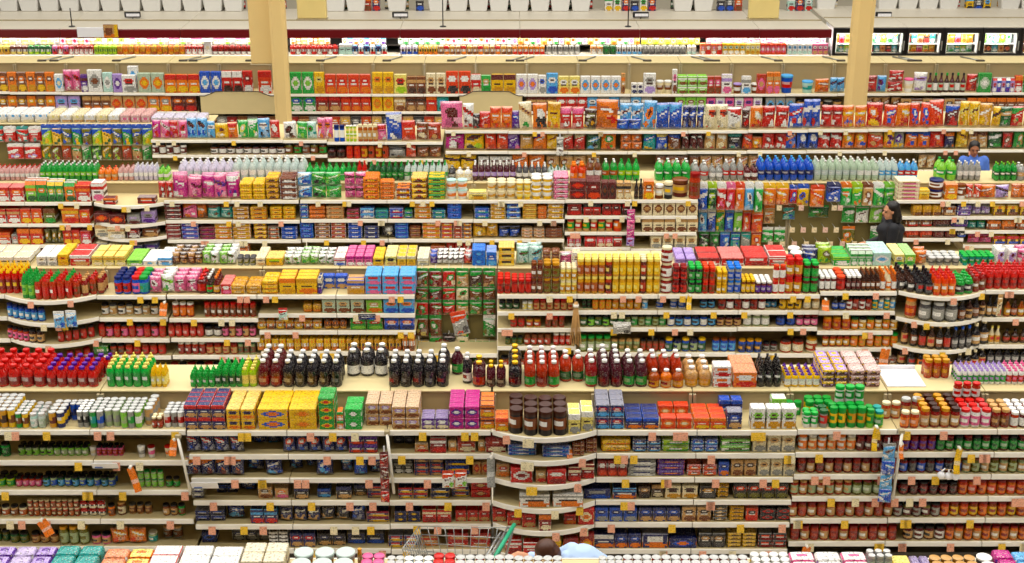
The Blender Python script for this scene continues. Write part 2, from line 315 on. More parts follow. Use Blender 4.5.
            lathe(m, [(r * .78, 0, c1), (r * .80, h * .02, c1), (r * .84, h * .3, c2), (r * .88, h * .5, c2), (r * .91, h * .65, c1), (r * .95, h * .88, c1), (r * .95, h * .9, c1)], 16, 1, ring_art(c2, a2, [2, 3]))
            lid = [(r * .97, h * .88, c3), (r, h * .89, c3), (r, h * .96, c3), (r * .94, h, c3)]; lm_ = M_PLASTIC
        mat = M_GLASS if sh in ('jar', 'juice', 'jug', 'soda', 'wine', 'squeeze') else M_METAL if sh == 'can' else M_PLASTIC
        if sh == 'can': mat = M_CAN
        out.append((None, m.mesh(nm, mat, radians(50))))
        if lid:
            g = MB(); lathe(g, lid, 16, .9 if sh == 'squeeze' else 1); out.append(('cap' if 'ottle' in nm or 'jug' in nm else 'lid', g.mesh('lid', lm_, radians(50))))
        if sh == 'jug':
            g = MB()
            for a_, b_ in zip(P, P[1:]): g.tube(a_, b_, r * .12, r * .12, 6, c1)
            out.append(('handle', g.mesh('handle', M_PLASTIC, True)))
    MESHES[key] = out; return out
ONES = 'zeroth first second third fourth fifth sixth seventh eighth ninth tenth eleventh twelfth thirteenth fourteenth fifteenth sixteenth seventeenth eighteenth nineteenth'.split()
TENS = 'x x twent thirt fort fift sixt sevent eight ninet'.split()
def nth(n):
    if n < 20: return ONES[n]
    if n >= 100: return 'hundred-and-' + (nth(n - 100) if n > 100 else 'zeroth')
    t, u = divmod(n, 10); return TENS[t] + 'ieth' if u == 0 else TENS[t] + 'y-' + ONES[u]
RUN = {0: 'nearest', 1: 'second', 2: 'third', 3: 'fourth', 4: 'fifth', 5: 'sixth', 6: 'rearmost'}
SEQ = {}; COUNT = {}; PROTO = {}
ABB = dict(w='white', y='yellow')
def words_for(code, cols):
    nm, cat, sh, _ = KIND[code]; noun = nm.replace('_', ' '); c = [NAME[x] for x in cols] + [NAME[cols[-1]]] * 3
    if cat in ('jar', 'bottle', 'canister', 'tub', 'bucket') and sh != 'box': 
        lid = 'cap' if cat == 'bottle' else 'lid'
        return f'{c[0]} {noun} with {c[2]} {lid}', f'{c[2]}-topped {c[0]} {noun}'
    if c[0] == c[1]: return f'plain {c[0]} {noun}', f'plain {c[0]} {noun}'
    return f'{c[0]} and {c[1]} {noun}', f'{c[0]} and {c[1]} {noun}'
def place(code, meshes, loc, rot, desc, keypos, where, extra, group):
    nm, cat, sh, _ = KIND[code]
    k = (desc,) + keypos; SEQ[k] = SEQ.get(k, 0) + 1
    pk = tuple(me.name for _, me in meshes)
    if pk not in PROTO:
        o = new_obj(nm, meshes[0][1]); PROTO[pk] = (o, [new_obj(pn, me, o) for pn, me in meshes[1:]])
    else:
        src, kids = PROTO[pk]; o = src.copy(); COL.objects.link(o)
        for kd in kids: c = kd.copy(); c.parent = o; COL.objects.link(c)
    o.location = loc; o.rotation_euler = rot
    lab = f"{desc}, {nth(SEQ[k])} from left{extra}, {where}"
    tag(o, lab, cat, group); COUNT[nm] = COUNT.get(nm, 0) + 1
    return o
# ------------------------------------------------------------------ shelving: one bay is one thing
# (x0, x1, style, [y of each shelf edge in the survey], bulge) ; style s shelves, c bowed-out shelves, p peg board
DECK_Y = {0: None, 1: 388.5, 2: 266.5, 3: 181.5, 4: 123, 5: 62}
SD = .46                                                            # shelf depth, then the raised deck behind it
BAYS = {
 1: [(-60, 90, 's', [431.5, 462, 491.5, 520.5, 548], 0), (90, 186, 's', [431.5, 462, 491.5, 520.5, 548], 0), (187, 287, 's', [432.5, 456, 479.5, 502, 526, 550], 0), (287, 387, 's', [432.5, 456, 479.5, 502, 526, 550], 0), (387, 491, 's', [432, 455.5, 479.5, 502, 525.5, 551], 0),
     (492, 597, 'c', [431.5, 454.5, 478.5, 502, 524, 551], .16), (597, 697, 's', [432, 455, 479, 501.5, 524, 550.5], 0), (697, 797, 's', [432, 455, 479, 501.5, 524, 550.5], 0), (797, 897, 's', [431, 454, 476, 498, 520, 543], 0), (897, 997, 's', [431, 454, 476, 498, 519.5, 543], 0), (997, 1090, 's', [431, 454, 476, 498, 519.5, 543], 0)],
 2: [(-60, 5, 's', [296, 318, 340, 362], 0), (5, 97, 'c', [296, 318, 339, 360, 380], .2), (97, 166, 's', [296.8, 319, 340, 357, 377], 0), (167, 257, 's', [296.4, 319.6, 339.5, 356.6, 376], 0), (257, 336, 's', [296.4, 315, 332, 353, 373], 0), (336, 415, 's', [296.4, 315, 332, 353, 373], 0),
     (415, 497, 'p', [355, 374], 0), (497, 577, 's', [296, 313, 329.6, 347.7, 370], 0), (577, 658, 's', [296, 312, 329, 354, 374], 0), (658, 739, 's', [296, 312, 329, 354, 374], 0), (739, 820, 's', [296, 312, 328.5, 355, 374], 0), (820, 897, 's', [293, 312.5, 332.3, 349, 368], 0),
     (898, 985, 'c', [292, 317.5, 345, 366], .2), (985, 1090, 's', [291.5, 319, 346, 367], 0)],
 3: [(-60, 25, 's', [203.5, 225, 246, 264], 0), (25, 92, 's', [203.5, 225, 246, 264], 0), (94, 164, 'c', [203.5, 222.5, 236.5, 252], .16), (164, 231, 's', [201.5, 221.4, 241, 259], 0), (231, 299, 's', [201.5, 221.4, 241, 259], 0), (300, 387, 's', [201.4, 220.6, 240.3, 258], 0), (387, 473, 's', [201.4, 220.6, 240.3, 258], 0), (473, 565, 's', [201.4, 220.8, 240.2, 258], 0),
     (565, 632, 's', [201, 217, 233.2, 248.5], 0), (632, 698, 's', [201, 217, 233.4, 250], 0), (699, 796, 'p', [259], 0), (796, 893, 'p', [259], 0), (896, 968, 's', [201.4, 217.5, 228.8, 239.5, 254], 0), (968, 1080, 's', [201.4, 217.5, 231.6, 246], 0)],
 4: [(-60, 39, 'p', [180], 0), (40, 151, 'p', [180], 0), (151, 207, 's', [141, 156, 171], 0), (207, 283, 'h', [141, 156, 171], 0), (283, 327, 'h', [141.4, 156, 171], 0), (327, 384, 'h', [143, 160, 176], 0), (384, 443, 'h', [143, 160, 176], 0),
     (445, 508, 'h', [131.6, 152.3, 172], 0), (508, 568, 'h', [132, 152.4, 172], 0), (568, 628, 'h', [132, 152.6, 172], 0), (628, 688, 'h', [132, 152.6, 172], 0), (688, 748, 'h', [131.6, 152.2, 172], 0), (748, 808, 'h', [131, 151.8, 172], 0), (808, 868, 'h', [130.5, 151.5, 172], 0), (868, 928, 'h', [130, 151, 171], 0), (928, 1090, 'h', [129.5, 150.7, 171], 0)],
 5: [(-55, 10, 's', [92.5, 112, 130], 0)] + [(10 + 51.7 * i, 10 + 51.7 * (i + 1), 's', [93 + min(2, i * .4) - max(0, i - 14) * .3, 112.5, 130], 0) for i in range(20)],
}
def bay_at(k, x):
    for b in BAYS[k]:
        if b[0] <= x <= b[1]: return b
    return min(BAYS[k], key=lambda b: min(abs(x - b[0]), abs(x - b[1])))
def bulge(b, x):
    if not b[4]: return 0
    u = max(-1, min(1, (x - b[0]) / (b[1] - b[0]) * 2 - 1)); return b[4] * (1 - u * u)
TAGC = ['o', 'y', 'o', 'y', 'o', 'y', 'w']
def build_bay(k, b, idx):
    x0, x1, style, ys, bl = b; D = DR[k]; r2 = random.Random(k * 100 + idx)
    zt = z_at(ys[0], D)
    if style == 'p': zt = z_at({2: 296, 3: 201, 4: 141}[k], D)
    X0, X1 = x_at(x0, D, zt) + .004, x_at(x1, D, zt) - .004
    zd = z_at(DECK_Y[k], D + SD) if style != 'h' else zt + .025
    root = empty('peg_board_bay' if style == 'p' else 'shelf_bay', ((X0 + X1) / 2, D, 0)); cx = (X0 + X1) / 2
    def part(name, fill, mat, smooth=False, parent=root):
        m = MB(); fill(m); me = m.mesh(name, mat, smooth); o = new_obj(name, me, parent)
        return o
    w = (X1 - X0) / 2
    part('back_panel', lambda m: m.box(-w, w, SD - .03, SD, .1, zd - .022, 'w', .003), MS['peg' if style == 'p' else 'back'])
    part('plinth', lambda m: m.box(-w, w, .03 if style != 'p' else SD - .05, SD + .5, 0, .1, 'w'), MS['plinth'])
    part('deck', lambda m: m.box(-w, w, SD - .045, SD + .55, zd - .02, zd, 'w', .004), MS['deck'])
    for s_ in (-1, 1):
        part('upright', lambda m: m.box(s_ * w - (.03 if s_ > 0 else 0), s_ * w + (.03 if s_ < 0 else 0), SD - (.07 if style != 'p' else .04), SD - .03, .1, zd - .03, 'w', .003), MS['post'])
    n = 10 if bl else 1
    for li, y in enumerate(ys):
        z = z_at(y, D)
        if z < .12: continue
        hr = .045 if k <= 1 else .042 if k == 2 else .04
        yf = lambda u: -bl * (1 - u * u)
        yb = .04 if (style == 'p') else 0
        def board(m):
            for i in range(n):
                pass
            us = [-1 + 2 * i / n for i in range(n + 1)]
            t = m.add([(u * w, yf(u), z + .018) for u in us]); tb = m.add([(u * w, SD - .032, z + .018) for u in us])
            bo = m.add([(u * w, yf(u), z - .004) for u in us]); bb = m.add([(u * w, SD - .032, z - .004) for u in us])
            for i in range(n):
                m.quad((t + i, t + i + 1, tb + i + 1, tb + i), 'w'); m.quad((bo + i + 1, bo + i, bb + i, bb + i + 1), 'w'); m.quad((bo + i, bo + i + 1, t + i + 1, t + i), 'w'); m.quad((tb + i, tb + i + 1, bb + i + 1, bb + i), 'w')
            m.quad((t, tb, bb, bo), 'w'); m.quad((t + n, bo + n, bb + n, tb + n), 'w')
        sh = part('shelf', board, MS['shelf'])
        def rail(m):
            us = [-1 + 2 * i / n for i in range(n + 1)]
            q = [m.add([(u * w, yf(u) - dy, z + dz) for u in us]) for dy, dz in ((.001, .02), (.012, .016), (.016, -hr * .6), (.001, -hr * .7))]
            for a in range(4):
                c_ = (a + 1) % 4
                for i in range(n): m.quad((q[c_] + i, q[c_] + i + 1, q[a] + i + 1, q[a] + i), 'w')
            m.quad((q[3], q[2], q[1], q[0]), 'w'); m.quad((q[0] + n, q[1] + n, q[2] + n, q[3] + n), 'w')
        part('price_rail', rail, MS['rail'], parent=sh)
        if k <= 4:
            px = (X1 - X0)
            nt = {1: 2.6, 2: 2.0, 3: 2.2, 4: 1.2}[k] * px / .9
            for t_ in range(int(nt + r2.random())):
                u = r2.uniform(-.93, .93); tw, th = (.034, .05) if k == 1 else (.034, .045)
                c_ = r2.choice(TAGC if k < 3 else ['o', 'y', 'w', 'w'])
                def tg(m):
                    m.box(u * w - tw, u * w + tw, yf(u) - .024, yf(u) - .019, z - hr * .5 - th, z + .004, {'o': mixc('o', 'w', .38), 'y': mixc('y', 'w', .15), 'w': 'cr'}[c_], .001)
                    m.v = [(x_, y_ - max(0, z - .01 - z_) * .25, z_) for x_, y_, z_ in m.v]
                part('price_tag', tg, M_TAG, parent=sh)
    wr = {1: 'second', 2: 'third', 3: 'fourth', 4: 'fifth', 5: 'sixth'}[k]
    nth_ = nth(idx + 1)
    kind_w = {'s': 'flat beige shelf bay', 'c': 'beige bay of bowed-out shelves', 'p': 'brown peg board bay with hooks', 'h': 'tall beige shelf bay for bags'}[style]
    tag(root, f"{kind_w}, {nth_} bay from left in the {wr} run from camera", 'shelf', f'bays of the {wr} shelving run')
    return root
# ------------------------------------------------------------------ stocking a shelf from a survey line
# x0 x1 kind columns height options colours [| description]
def colours(s):
    return [tuple(c.split('/')) for c in s.split(';')]
def opts(s):
    d = dict(r=1, t=1, s=2, d=0, j=0, e=0)
    if s != '-':
        import re
        for a, v in re.findall(r'([a-z])(\d+)', s): d[a] = int(v)
    return d
PENDING = []
LEVEL = {0: 'deck', 1: 'top shelf', 2: 'second shelf', 3: 'third shelf', 4: 'fourth shelf', 5: 'fifth shelf', 6: 'sixth shelf'}
def stock(k, lev, text):
    for ln, line in enumerate(text.strip().split('\n')):
        line = line.strip()
        if not line or line[0] == '#': continue
        line, _, desc = line.partition('|'); q = line.split(); x0, x1, code, n, hp = float(q[0]), float(q[1]), q[2], int(q[3]), float(q[4])
        o = opts(q[5]); cols = colours(q[6]); desc = desc.strip(); seed = hash_(f'{k}{lev}{x0}{x1}{code}')
        rr = random.Random(seed); xm = (x0 + x1) / 2; b = bay_at(k, xm)
        nm, cat, sh, dd = KIND[code]
        if lev == 0: D0 = DR[k] + SD; ye = DECK_Y[k]; zb = z_at(ye, D0) if b[2] != 'h' else None; depth = .55
        else:
            D0 = DR[k]; ye = b[3][min(lev, len(b[3])) - 1]; zb = z_at(ye, D0) + .018; depth = SD - .04
        if lev == 0 and zb is None: raise ValueError(line)
        w = (x1 - x0) / n * zc_at(D0, zb + .1) / F
        h = hm(hp, ye - hp / 2, D0 + .06) * ({5: .86, 4: .92}.get(k, 1) if lev else 1)
        if k in (2, 3) and (lev == 0 or lev == 1 and sh in ('box', 'flat')): h *= .86
        if k == 1 and lev == 1 and sh in ('box', 'flat'): h *= .92
        if lev >= 2: h = min(h, (z_at(b[3][min(lev, len(b[3])) - 2], D0) - z_at(ye, D0) - .03) / o['t'] - .003)
        rnd = sh not in ('box', 'flat', 'bag', 'hang', 'carton')
        uw = w * (.955 if rnd else 1.0 if sh == 'bag' else .94); d = o['d'] / 100 if o['d'] else (uw if rnd else min(dd, depth)) 
        rows = max(1, min(o['r'], int((depth - o['s'] / 100 + .012) / (d * 1.05)))); tiers = o['t']
        descs = []
        for c in cols:
            full, short = words_for(code, c)
            if desc: full = short = desc
            descs.append(short if rows > 1 or tiers > 1 or lev > 1 else full)
        plural = (desc or words_for(code, cols[0])[1])
        where = f"{RUN[k]} run's {LEVEL[lev]}"; grp = f"{nm.replace('_', ' ')} row on {where}"
        for j in range(rows):
            for i in range(n):
                ci = (i + (j if o['j'] else 0)) % len(cols)
                me = shape(code, uw, h, d, cols[ci], seed + ci)
                if rr.random() < o['e'] / 100 and j == 0: continue
                X = x_at(x0 + (i + .5) * (x1 - x0) / n, D0 + .05, zb + h * .4)
                xb = x0 + (i + .5) * (x1 - x0) / n
                Y = D0 + o['s'] / 100 + d / 2 + j * d * 1.05 - (bulge(b, xb) if lev else 0)
                tt = tiers - (1 if tiers > 1 and j < o['j'] else 0)
                for t in range(tt):
                    ex = ''
                    if rows > 1: ex += ', ' + ('front row' if j == 0 else 'back row' if j == rows - 1 else nth(j + 1) + ' row')
                    if tiers > 1: ex += ', ' + ('bottom layer' if t == 0 else 'top layer' if t == tiers - 1 else nth(t + 1) + ' layer')
                    tight = .012 if not rnd else pi
                    rot = (0, 0, rr.uniform(-tight, tight) * (.12 if rnd else 1)) if sh != 'bag' else (rr.uniform(-.12, .02), rr.uniform(-.05, .05), rr.uniform(-.16, .16))
                    loc = (X + rr.uniform(-.01, .01) * uw, Y + rr.uniform(0, .004), zb + (.012 if sh == 'bag' else .0005) + t * (h + .001))
                    PENDING.append((code, me, loc, rot, descs[ci], (k, lev, j if rows > 1 else 0, t), where, ex, grp))
def hash_(s):
    v = 7
    for c in s: v = (v * 131 + ord(c)) % 1000003
    return v
def hang(k, text):
    """x y kind width height colours: packets on the hooks of a peg board, the top of the pack at y."""
    for line in text.strip().split('\n'):
        line, _, desc = line.partition('|'); q = line.split()
        if not q: continue
        x0, x1, n, y, code, hp, out = float(q[0]), float(q[1]), int(q[2]), float(q[3]), q[4], float(q[5]), float(q[6]) / 100
        cols = colours(q[7]); D = DR[k] + SD - .03 - out; ci = -1
        for i in range(n):
            ci = (ci + 1) % len(cols); c = cols[ci]
            if c[0] == '0': continue
            x = x0 + (i + .5) * (x1 - x0) / n; z = z_at(y, D); w = (x1 - x0) / n * zc_at(D, z) / F * .93; h = hm(hp, y + hp / 2, D)
            nd = int(q[8]) if len(q) > 8 else 1
            me = shape(code, w, h, .05, c, hash_(line) + ci); zt = z - h * .14
            full, short = words_for(code, c); ds = desc.strip() or short
            for j in range(nd):
                PENDING.append((code, me, (x_at(x, D, z), D + j * .06, zt), (0, 0, R.uniform(-.06, .06)), ds, (k, 9, j, round(y)), f"on {RUN[k]} run's peg board", (', frontmost' if j == 0 else f', {nth(j + 1)} on its hook') if nd > 1 else '', f"{KIND[code][0].replace('_', ' ')}s on the {RUN[k]} run's peg board"))
            HOOKS.setdefault(k, []).append((x_at(x, D, z), D - .02, z))
HOOKS = {}
# ================================================================== the goods, surveyed shelf by shelf
stock(1, 0, """
-18 46 jg 5 22 r4 r/dr/r | red-capped red juice jug
46 98 jg 5 20 r4 r/dr/p | purple-capped red juice jug
98 106 jg 1 20 r2s26 r/dr/p | purple-capped red juice jug set far back
106 150 lb 5 24 r4 gg/g/ly | green squeeze bottle with yellow cap
151 167 lb 3 20 r3 y/ly/y | yellow lemon juice bottle
190 215 lb 4 17 r3 g/gg/gg | bright-green lime juice bottle
215 243 lb 4 21 r4 g/dg/gg | green lime juice bottle
241 257 lb 2 22 r4 lm/ly/ly | yellow-green citrus juice bottle
257 282 jb 2 27 r4 mr/dr/w | white-capped maroon juice bottle
282 342 jb 5 27 r3 k/db/w;k/kk/w;k/db/w | white-capped black juice bottle
343 386 jb 3 27 r2s26 k/w/w | black juice bottle with white label
388 436 jb 4 27 r3 k/db/w;k/kk/w | white-capped black juice bottle
436 449 jb 1 27 r4 k/kk/w | white-capped black juice bottle
450 463 jb 1 27 s30 wr/g/w | dark juice bottle with green label
462 472 jb 1 27 r2s10 k/w/w | black juice bottle with white label
472 486 jb 1 25 r2 wr/ig/y | yellow-capped dark juice bottle
486 506 jb 2 22 r2 wr/db/y | yellow-capped dark juice bottle
508 522 jb 1 25 r4 k/wr/y | yellow-capped dark juice bottle
524 560 jb 3 26 r4 ig/g/w;ig/dr/w;ig/g/w | white-capped red-amber juice bottle
560 585 jb 2 26 r2s14 ig/dg/w | amber juice bottle with green label
585 598 jb 1 27 r3 dr/g/w | white-capped red juice bottle
598 623 jb 2 27 r4 wr/mr/w | white-capped wine-red juice bottle
623 648 jb 2 27 r3 wr/g/w | wine-red juice bottle with green label
648 684 jb 3 26 r2s16 ig/am/w | white-capped amber juice bottle
648 684 jb 3 18 s0 am/go/w;o/tn/w;am/go/w | small orange juice bottle
685 712 jb 2 20 r3 tn/go/w | clear pale apple juice bottle
712 731 cy 1 11 t2 w/o/r | white cherry drink box
732 757 dp 1 16 t1r2 o/w/r | large orange cherry drink carton
757 782 sb 3 27 r3 kk/k/dgy | black cola bottle
784 820 db 5 15 r4 y/w/p | yellow juice drink bottle with purple cap
821 847 sl 2 6 t3r3d15 lv/y/mr | shrink-wrapped purple drink tray
848 880 sl 2 6 t3r3d15 pi/y/mr | shrink-wrapped white drink tray
930 956 jr 3 19 r2s22 ig/am/go | gold-lidded red sauce jar
958 1008 db 9 17 r4s8 w/g/lv | white yogurt drink bottle with lavender cap
1008 1050 db 7 17 r4s8 w/r/pk | white yogurt drink bottle with pink cap
""")
stock(1, 1, """
-24 16 vc 5 20 r5 y/br/sv;go/db/sv | yellow-labelled vegetable can
16 29 vc 2 16 r5 g/br/sv;y/br/sv | brown-labelled vegetable can
30 46 gj 2 15 r4s2 lt/w/sv;cl/gl/sv | pale glass jar with silver lid
49 65 vc 2 17 r4s2 go/mr/sv;nb/y/sv | gold and maroon soup can
66 78 vc 2 18 r2s18 b/nb/sv | blue-labelled can set far back
77 89 cn 2 17 r5s4 gy/k/w | white-topped grey can
90 104 vc 2 18 r5 g/tl/sv;gy/b/sv | teal-labelled vegetable can
104 120 vc 2 18 r4s5 sg/gy/sv | sage vegetable can
121 142 vc 3 18 r5 lg/sg/sv;gy/g/sv;lg/w/sv | green-labelled vegetable can
143 152 vc 1 18 r4s8 tn/gy/sv | tan vegetable can
152 163 oj 2 12 r2 br/ig/cr | small brown jar with cream lid
164 184 vc 3 16 r4s4 w/r/sv;gy/mr/sv | white and red can with silver top
185 226 pb 3 14 r4t2d9 nb/r/tn | navy pasta box with red oval
227 256 xb 2 12 r3t2 y/nb/o | yellow cracker box with navy band
258 290 xb 1 12 r3t2 y/b/o | wide yellow cracker box
289 318 xb 1 12 r3t2 y/go/o | wide yellow cracker box
319 336 bx 1 9 t4r2 g/y/r | green box in a tall stack
337 344 bx 1 10 t2 o/g/w | small orange and green box
345 363 xb 1 12 t2r2 gg/g/w | bright-green box lying flat
365 392 rb 2 13 r4t2s10 tn/lv/br | tan rice mix box with lavender top
392 420 rb 2 13 r4t2s2 tn/lv/br | tan rice mix box with lavender top
421 449 rb 2 13 r2 p/w/cr | purple rice mix box
449 480 rb 2 13 r4t2 mg/p/w | magenta rice mix box
480 495 rb 1 14 r3t2 o/mr/y | orange rice mix box
495 509 rb 1 15 r2 o/ro/y | orange rice mix box
509 567 lc 4 25 r3 k/br/db | black round carton with tan emblem
567 593 tb 2 23 r2 ly/w/gy | pale-yellow tea box
595 624 fp 2 14 r4t2 nb/r/lb | navy spaghetti box with red oval
625 659 pb 2 13 r3 nb/b/o | navy macaroni box
660 692 dx 2 13 r1 ro/o/cr | orange-red dinner box in front
660 692 dx 2 13 s28 ro/o/cr | orange-red dinner box behind
693 726 dx 2 13 r3t1 ro/o/y | orange-red dinner box with bowl
726 742 bx 1 20 r1 nb/b/tn | tall navy box at the front
722 746 bx 2 20 s26 b/nb/tn | tall blue box set back
750 796 tb 3 24 r1 w/lg/go | white tea box with green print
774 790 tb 1 24 s22 w/lg/go | white tea box behind the others
803 818 cs 2 16 r2 w/gg/gg | small green-topped cheese shaker
819 828 cs 1 18 r2 gy/r/dg | grey cheese shaker
829 846 cs 2 21 r2 g/y/g | green cheese shaker with yellow label
847 866 cs 2 21 r2 g/go/g | green cheese shaker with gold label
866 874 cs 1 19 r2 lg/g/g | light-green cheese shaker
790 807 cs 2 14 s28 g/gg/g | green cheese shaker set far back
809 837 cs 3 18 r2s21 g/y/g;w/g/g | green cheese shaker in the back group
838 868 cs 3 17 s21t2 w/g/gg | pale cheese shaker in the stacked pile
874 884 mj 1 17 r2 lm/g/tl | lime jar with teal lid
886 906 jr 2 17 s20 ig/tn/cr | red sauce jar set back
906 928 jr 2 20 s22 dr/tn/sv | dark sauce jar set back
900 919 jr 2 17 s1 ig/o/cr | cream-lidded red sauce jar
920 960 jr 4 20 r4 ig/tn/go;dr/tn/db | gold-lidded red sauce jar
960 991 jr 3 19 r3 w/pk/r | red-lidded sauce jar
961 989 jr 3 16 s32t2 ig/w/r | red-lidded sauce jar stacked at back
991 1010 jr 2 19 r3 dr/br/tn | dark sauce jar with tan lid
1010 1045 jr 4 16 r4 ig/w/w;mr/w/w | white-lidded sauce jar
""")
stock(1, 2, """
-20 9 sj 3 14 s6 g/dg/k
16 52 sj 5 10 r2s8 sg/lg/k | short green jar with black lid
52 87 sj 5 10 r2s8 lg/sg/k | short light-green jar with black lid
88 95 tu 1 9 s8 w/cr/w
95 122 sj 5 10 r2s8 pk/ig/k | short pinkish jar with black lid
137 145 tu 1 12 s4 w/gy/w
147 155 tu 1 12 s4 w/pk/dr
164 172 tu 1 12 s4 cr/o/r
187 244 pp 4 18 s1 nb/r/b | navy pasta bag with red top
247 264 pp 1 15 s18 nb/b/lb
265 279 pp 1 15 s18 nb/b/lb
283 348 pp 5 18 s1 nb/ro/b | navy pasta bag with orange-red top
349 378 fp 2 9 t2s2 nb/p/ro
392 414 fp 2 8 t2s20 k/nb/gy
415 429 rb 1 10 s2 tn/o/r
430 447 rb 1 17 s1 dr/w/r
448 457 rb 1 13 s3 tn/cr/o
457 476 fp 1 16 s3 ig/dr/cr
478 485 rb 1 14 s3 tn/cr/o
485 507 fp 1 16 s3 dr/ig/cr
507 537 wf 1 4 t3r2s7 b/w/lb | blue and white lasagne pack
541 570 wf 1 4 t3r2s6 b/w/lb | blue and white lasagne pack
571 597 wf 2 5 t3 br/dr/tn
600 631 wf 1 7 t2r3 y/go/o
632 661 wf 2 7 t2r3 nb/b/lb
661 690 wf 1 7 t2r3 lm/lg/g
690 718 wf 2 7 t2r3 b/nb/lb
719 751 wf 1 7 t2r3 w/lg/g
752 795 tb 3 19 s2 cr/tn/gy | cream cracker tea box
798 856 mj 6 17 r2 w/o/o;cr/o/w | white-labelled sauce jar
856 900 jr 5 16 r2 dr/mr/dr | dark-red sauce jar
901 936 jr 4 16 r2 dr/p/dr | dark-red jar with purple label
936 1045 jr 12 16 r2 dg/g/k;mr/g/dr | dark jar with green label
""")
stock(1, 3, """
-22 14 sj 4 10 r2s5 lm/g/k | bright-green short jar
15 41 sj 4 10 r2s5 ig/pk/k | red short jar with black lid
42 115 sj 10 11 r2s5 dg/lb/k;sg/b/k | green short jar with blue label
138 164 sj 4 9 t2s4 sg/lg/g | small sage jar in a double stack
165 180 sj 2 10 s4 ol/g/k
187 244 pp 4 20 s1 nb/o/mr | navy pasta bag with orange window
245 262 pp 1 16 s12 nb/b/lb
266 283 pp 1 17 s2 nb/b/lb
287 301 pp 1 15 s14 nb/b/lb
303 315 pp 1 14 s18 nb/b/lb
316 333 pp 1 20 s1 nb/b/lb
340 353 pp 1 17 s8 nb/lb/b
354 367 pp 1 19 s2 b/nb/lb
369 382 pp 1 17 s6 nb/b/lb
393 413 fp 2 14 s8 k/gy/w
414 444 fp 2 7 t3s4 nb/r/tn
445 470 fp 1 6 t3s2 nb/b/y
472 490 rb 2 15 s5 tn/r/o
496 510 rb 1 15 s5 tn/r/o
510 533 rb 1 16 s1 r/w/dr
535 546 rb 1 14 s4 tn/cr/r
546 566 rb 1 16 s1 r/w/dr
567 594 rb 2 16 s1 dr/cr/r
597 627 rb 3 18 s1 dr/w/ro
627 656 fp 1 6 t3r2 gy/nb/w
656 685 wf 1 6 t3r2 p/mr/o
686 717 wf 2 6 t2r2 ro/mr/o
718 729 bx 1 16 s2 b/nb/o
730 756 bx 2 18 s2 tn/db/br | tan box with dark window
757 795 tb 3 19 s2 cr/tn/gy | cream cracker tea box
797 898 jr 11 16 r2 ig/mr/dr;dr/tn/mr | dark-red sauce jar with maroon lid
899 962 jr 7 16 r2 dr/b/k;mr/dgy/k | dark sauce jar with black lid
962 1045 jr 9 16 r2 sg/tn/br;ol/sg/br | pale green sauce jar
""")
stock(1, 4, """
-25 27 oj 6 11 s4 tn/br/k;cr/am/k | tan jar with black lid
28 80 mj 9 9 t2s4 ig/br/cr;br/am/cr | brown jar in a double stack
80 106 sl 3 8 t2s5 w/r/cr | white and red seasoning packet
107 115 oj 1 12 s4 o/br/k
116 125 oj 1 14 s6 br/cr/tn
127 151 oj 3 11 s8 tn/br/dgy
162 185 oj 3 12 s5 br/tn/k;br/tn/k;g/br/k
192 204 fp 1 6 t2s4 gy/w/nb
214 236 fp 2 8 s14 nb/b/k
237 254 pp 1 10 s16 nb/b/k
258 273 bx 1 13 s3 tn/db/br
275 289 bx 1 12 s3 tn/o/pk
294 309 bx 1 14 s2 k/nb/tn
317 331 bx 1 10 s5 nb/b/lb
336 352 bx 1 14 s2 k/nb/tn
353 366 bx 1 12 s8 k/nb/tn
367 386 fp 1 7 t2s4 nb/r/tn
398 428 fp 2 6 t2s3 nb/r/y
430 450 fp 1 6 t2s3 nb/k/y
451 470 fp 1 6 t2s6 nb/r/y
470 491 fp 1 9 t2s5 r/dr/tn
518 550 bx 1 15 s2 w/gy/o | white lasagne box
551 583 bx 1 15 s0 w/gy/o | white lasagne box
583 611 fp 1 11 s2r2 nb/gy/b
612 637 fp 1 12 s1 nb/lb/o
638 650 bx 1 14 s2 db/tn/k
651 664 bx 1 14 s4 db/tn/cr
664 698 bx 2 15 s2 cr/db/go
699 716 bx 1 14 s2 k/go/dgy
716 729 sk 1 5 t3s3 y/go/k
733 788 dx 4 17 s2 k/ro/ol | black box with red-orange top
790 852 jr 7 16 r2 ig/sg/tn;ig/tn/tn | amber sauce jar
852 893 jr 4 16 r2 ol/sg/dr | greenish sauce jar
899 958 jr 6 14 r2s2 mr/dr/k;db/mr/k | maroon sauce jar with black lid
958 1045 jr 9 16 r2 ro/o/dr;o/ro/dr | orange sauce jar
""")
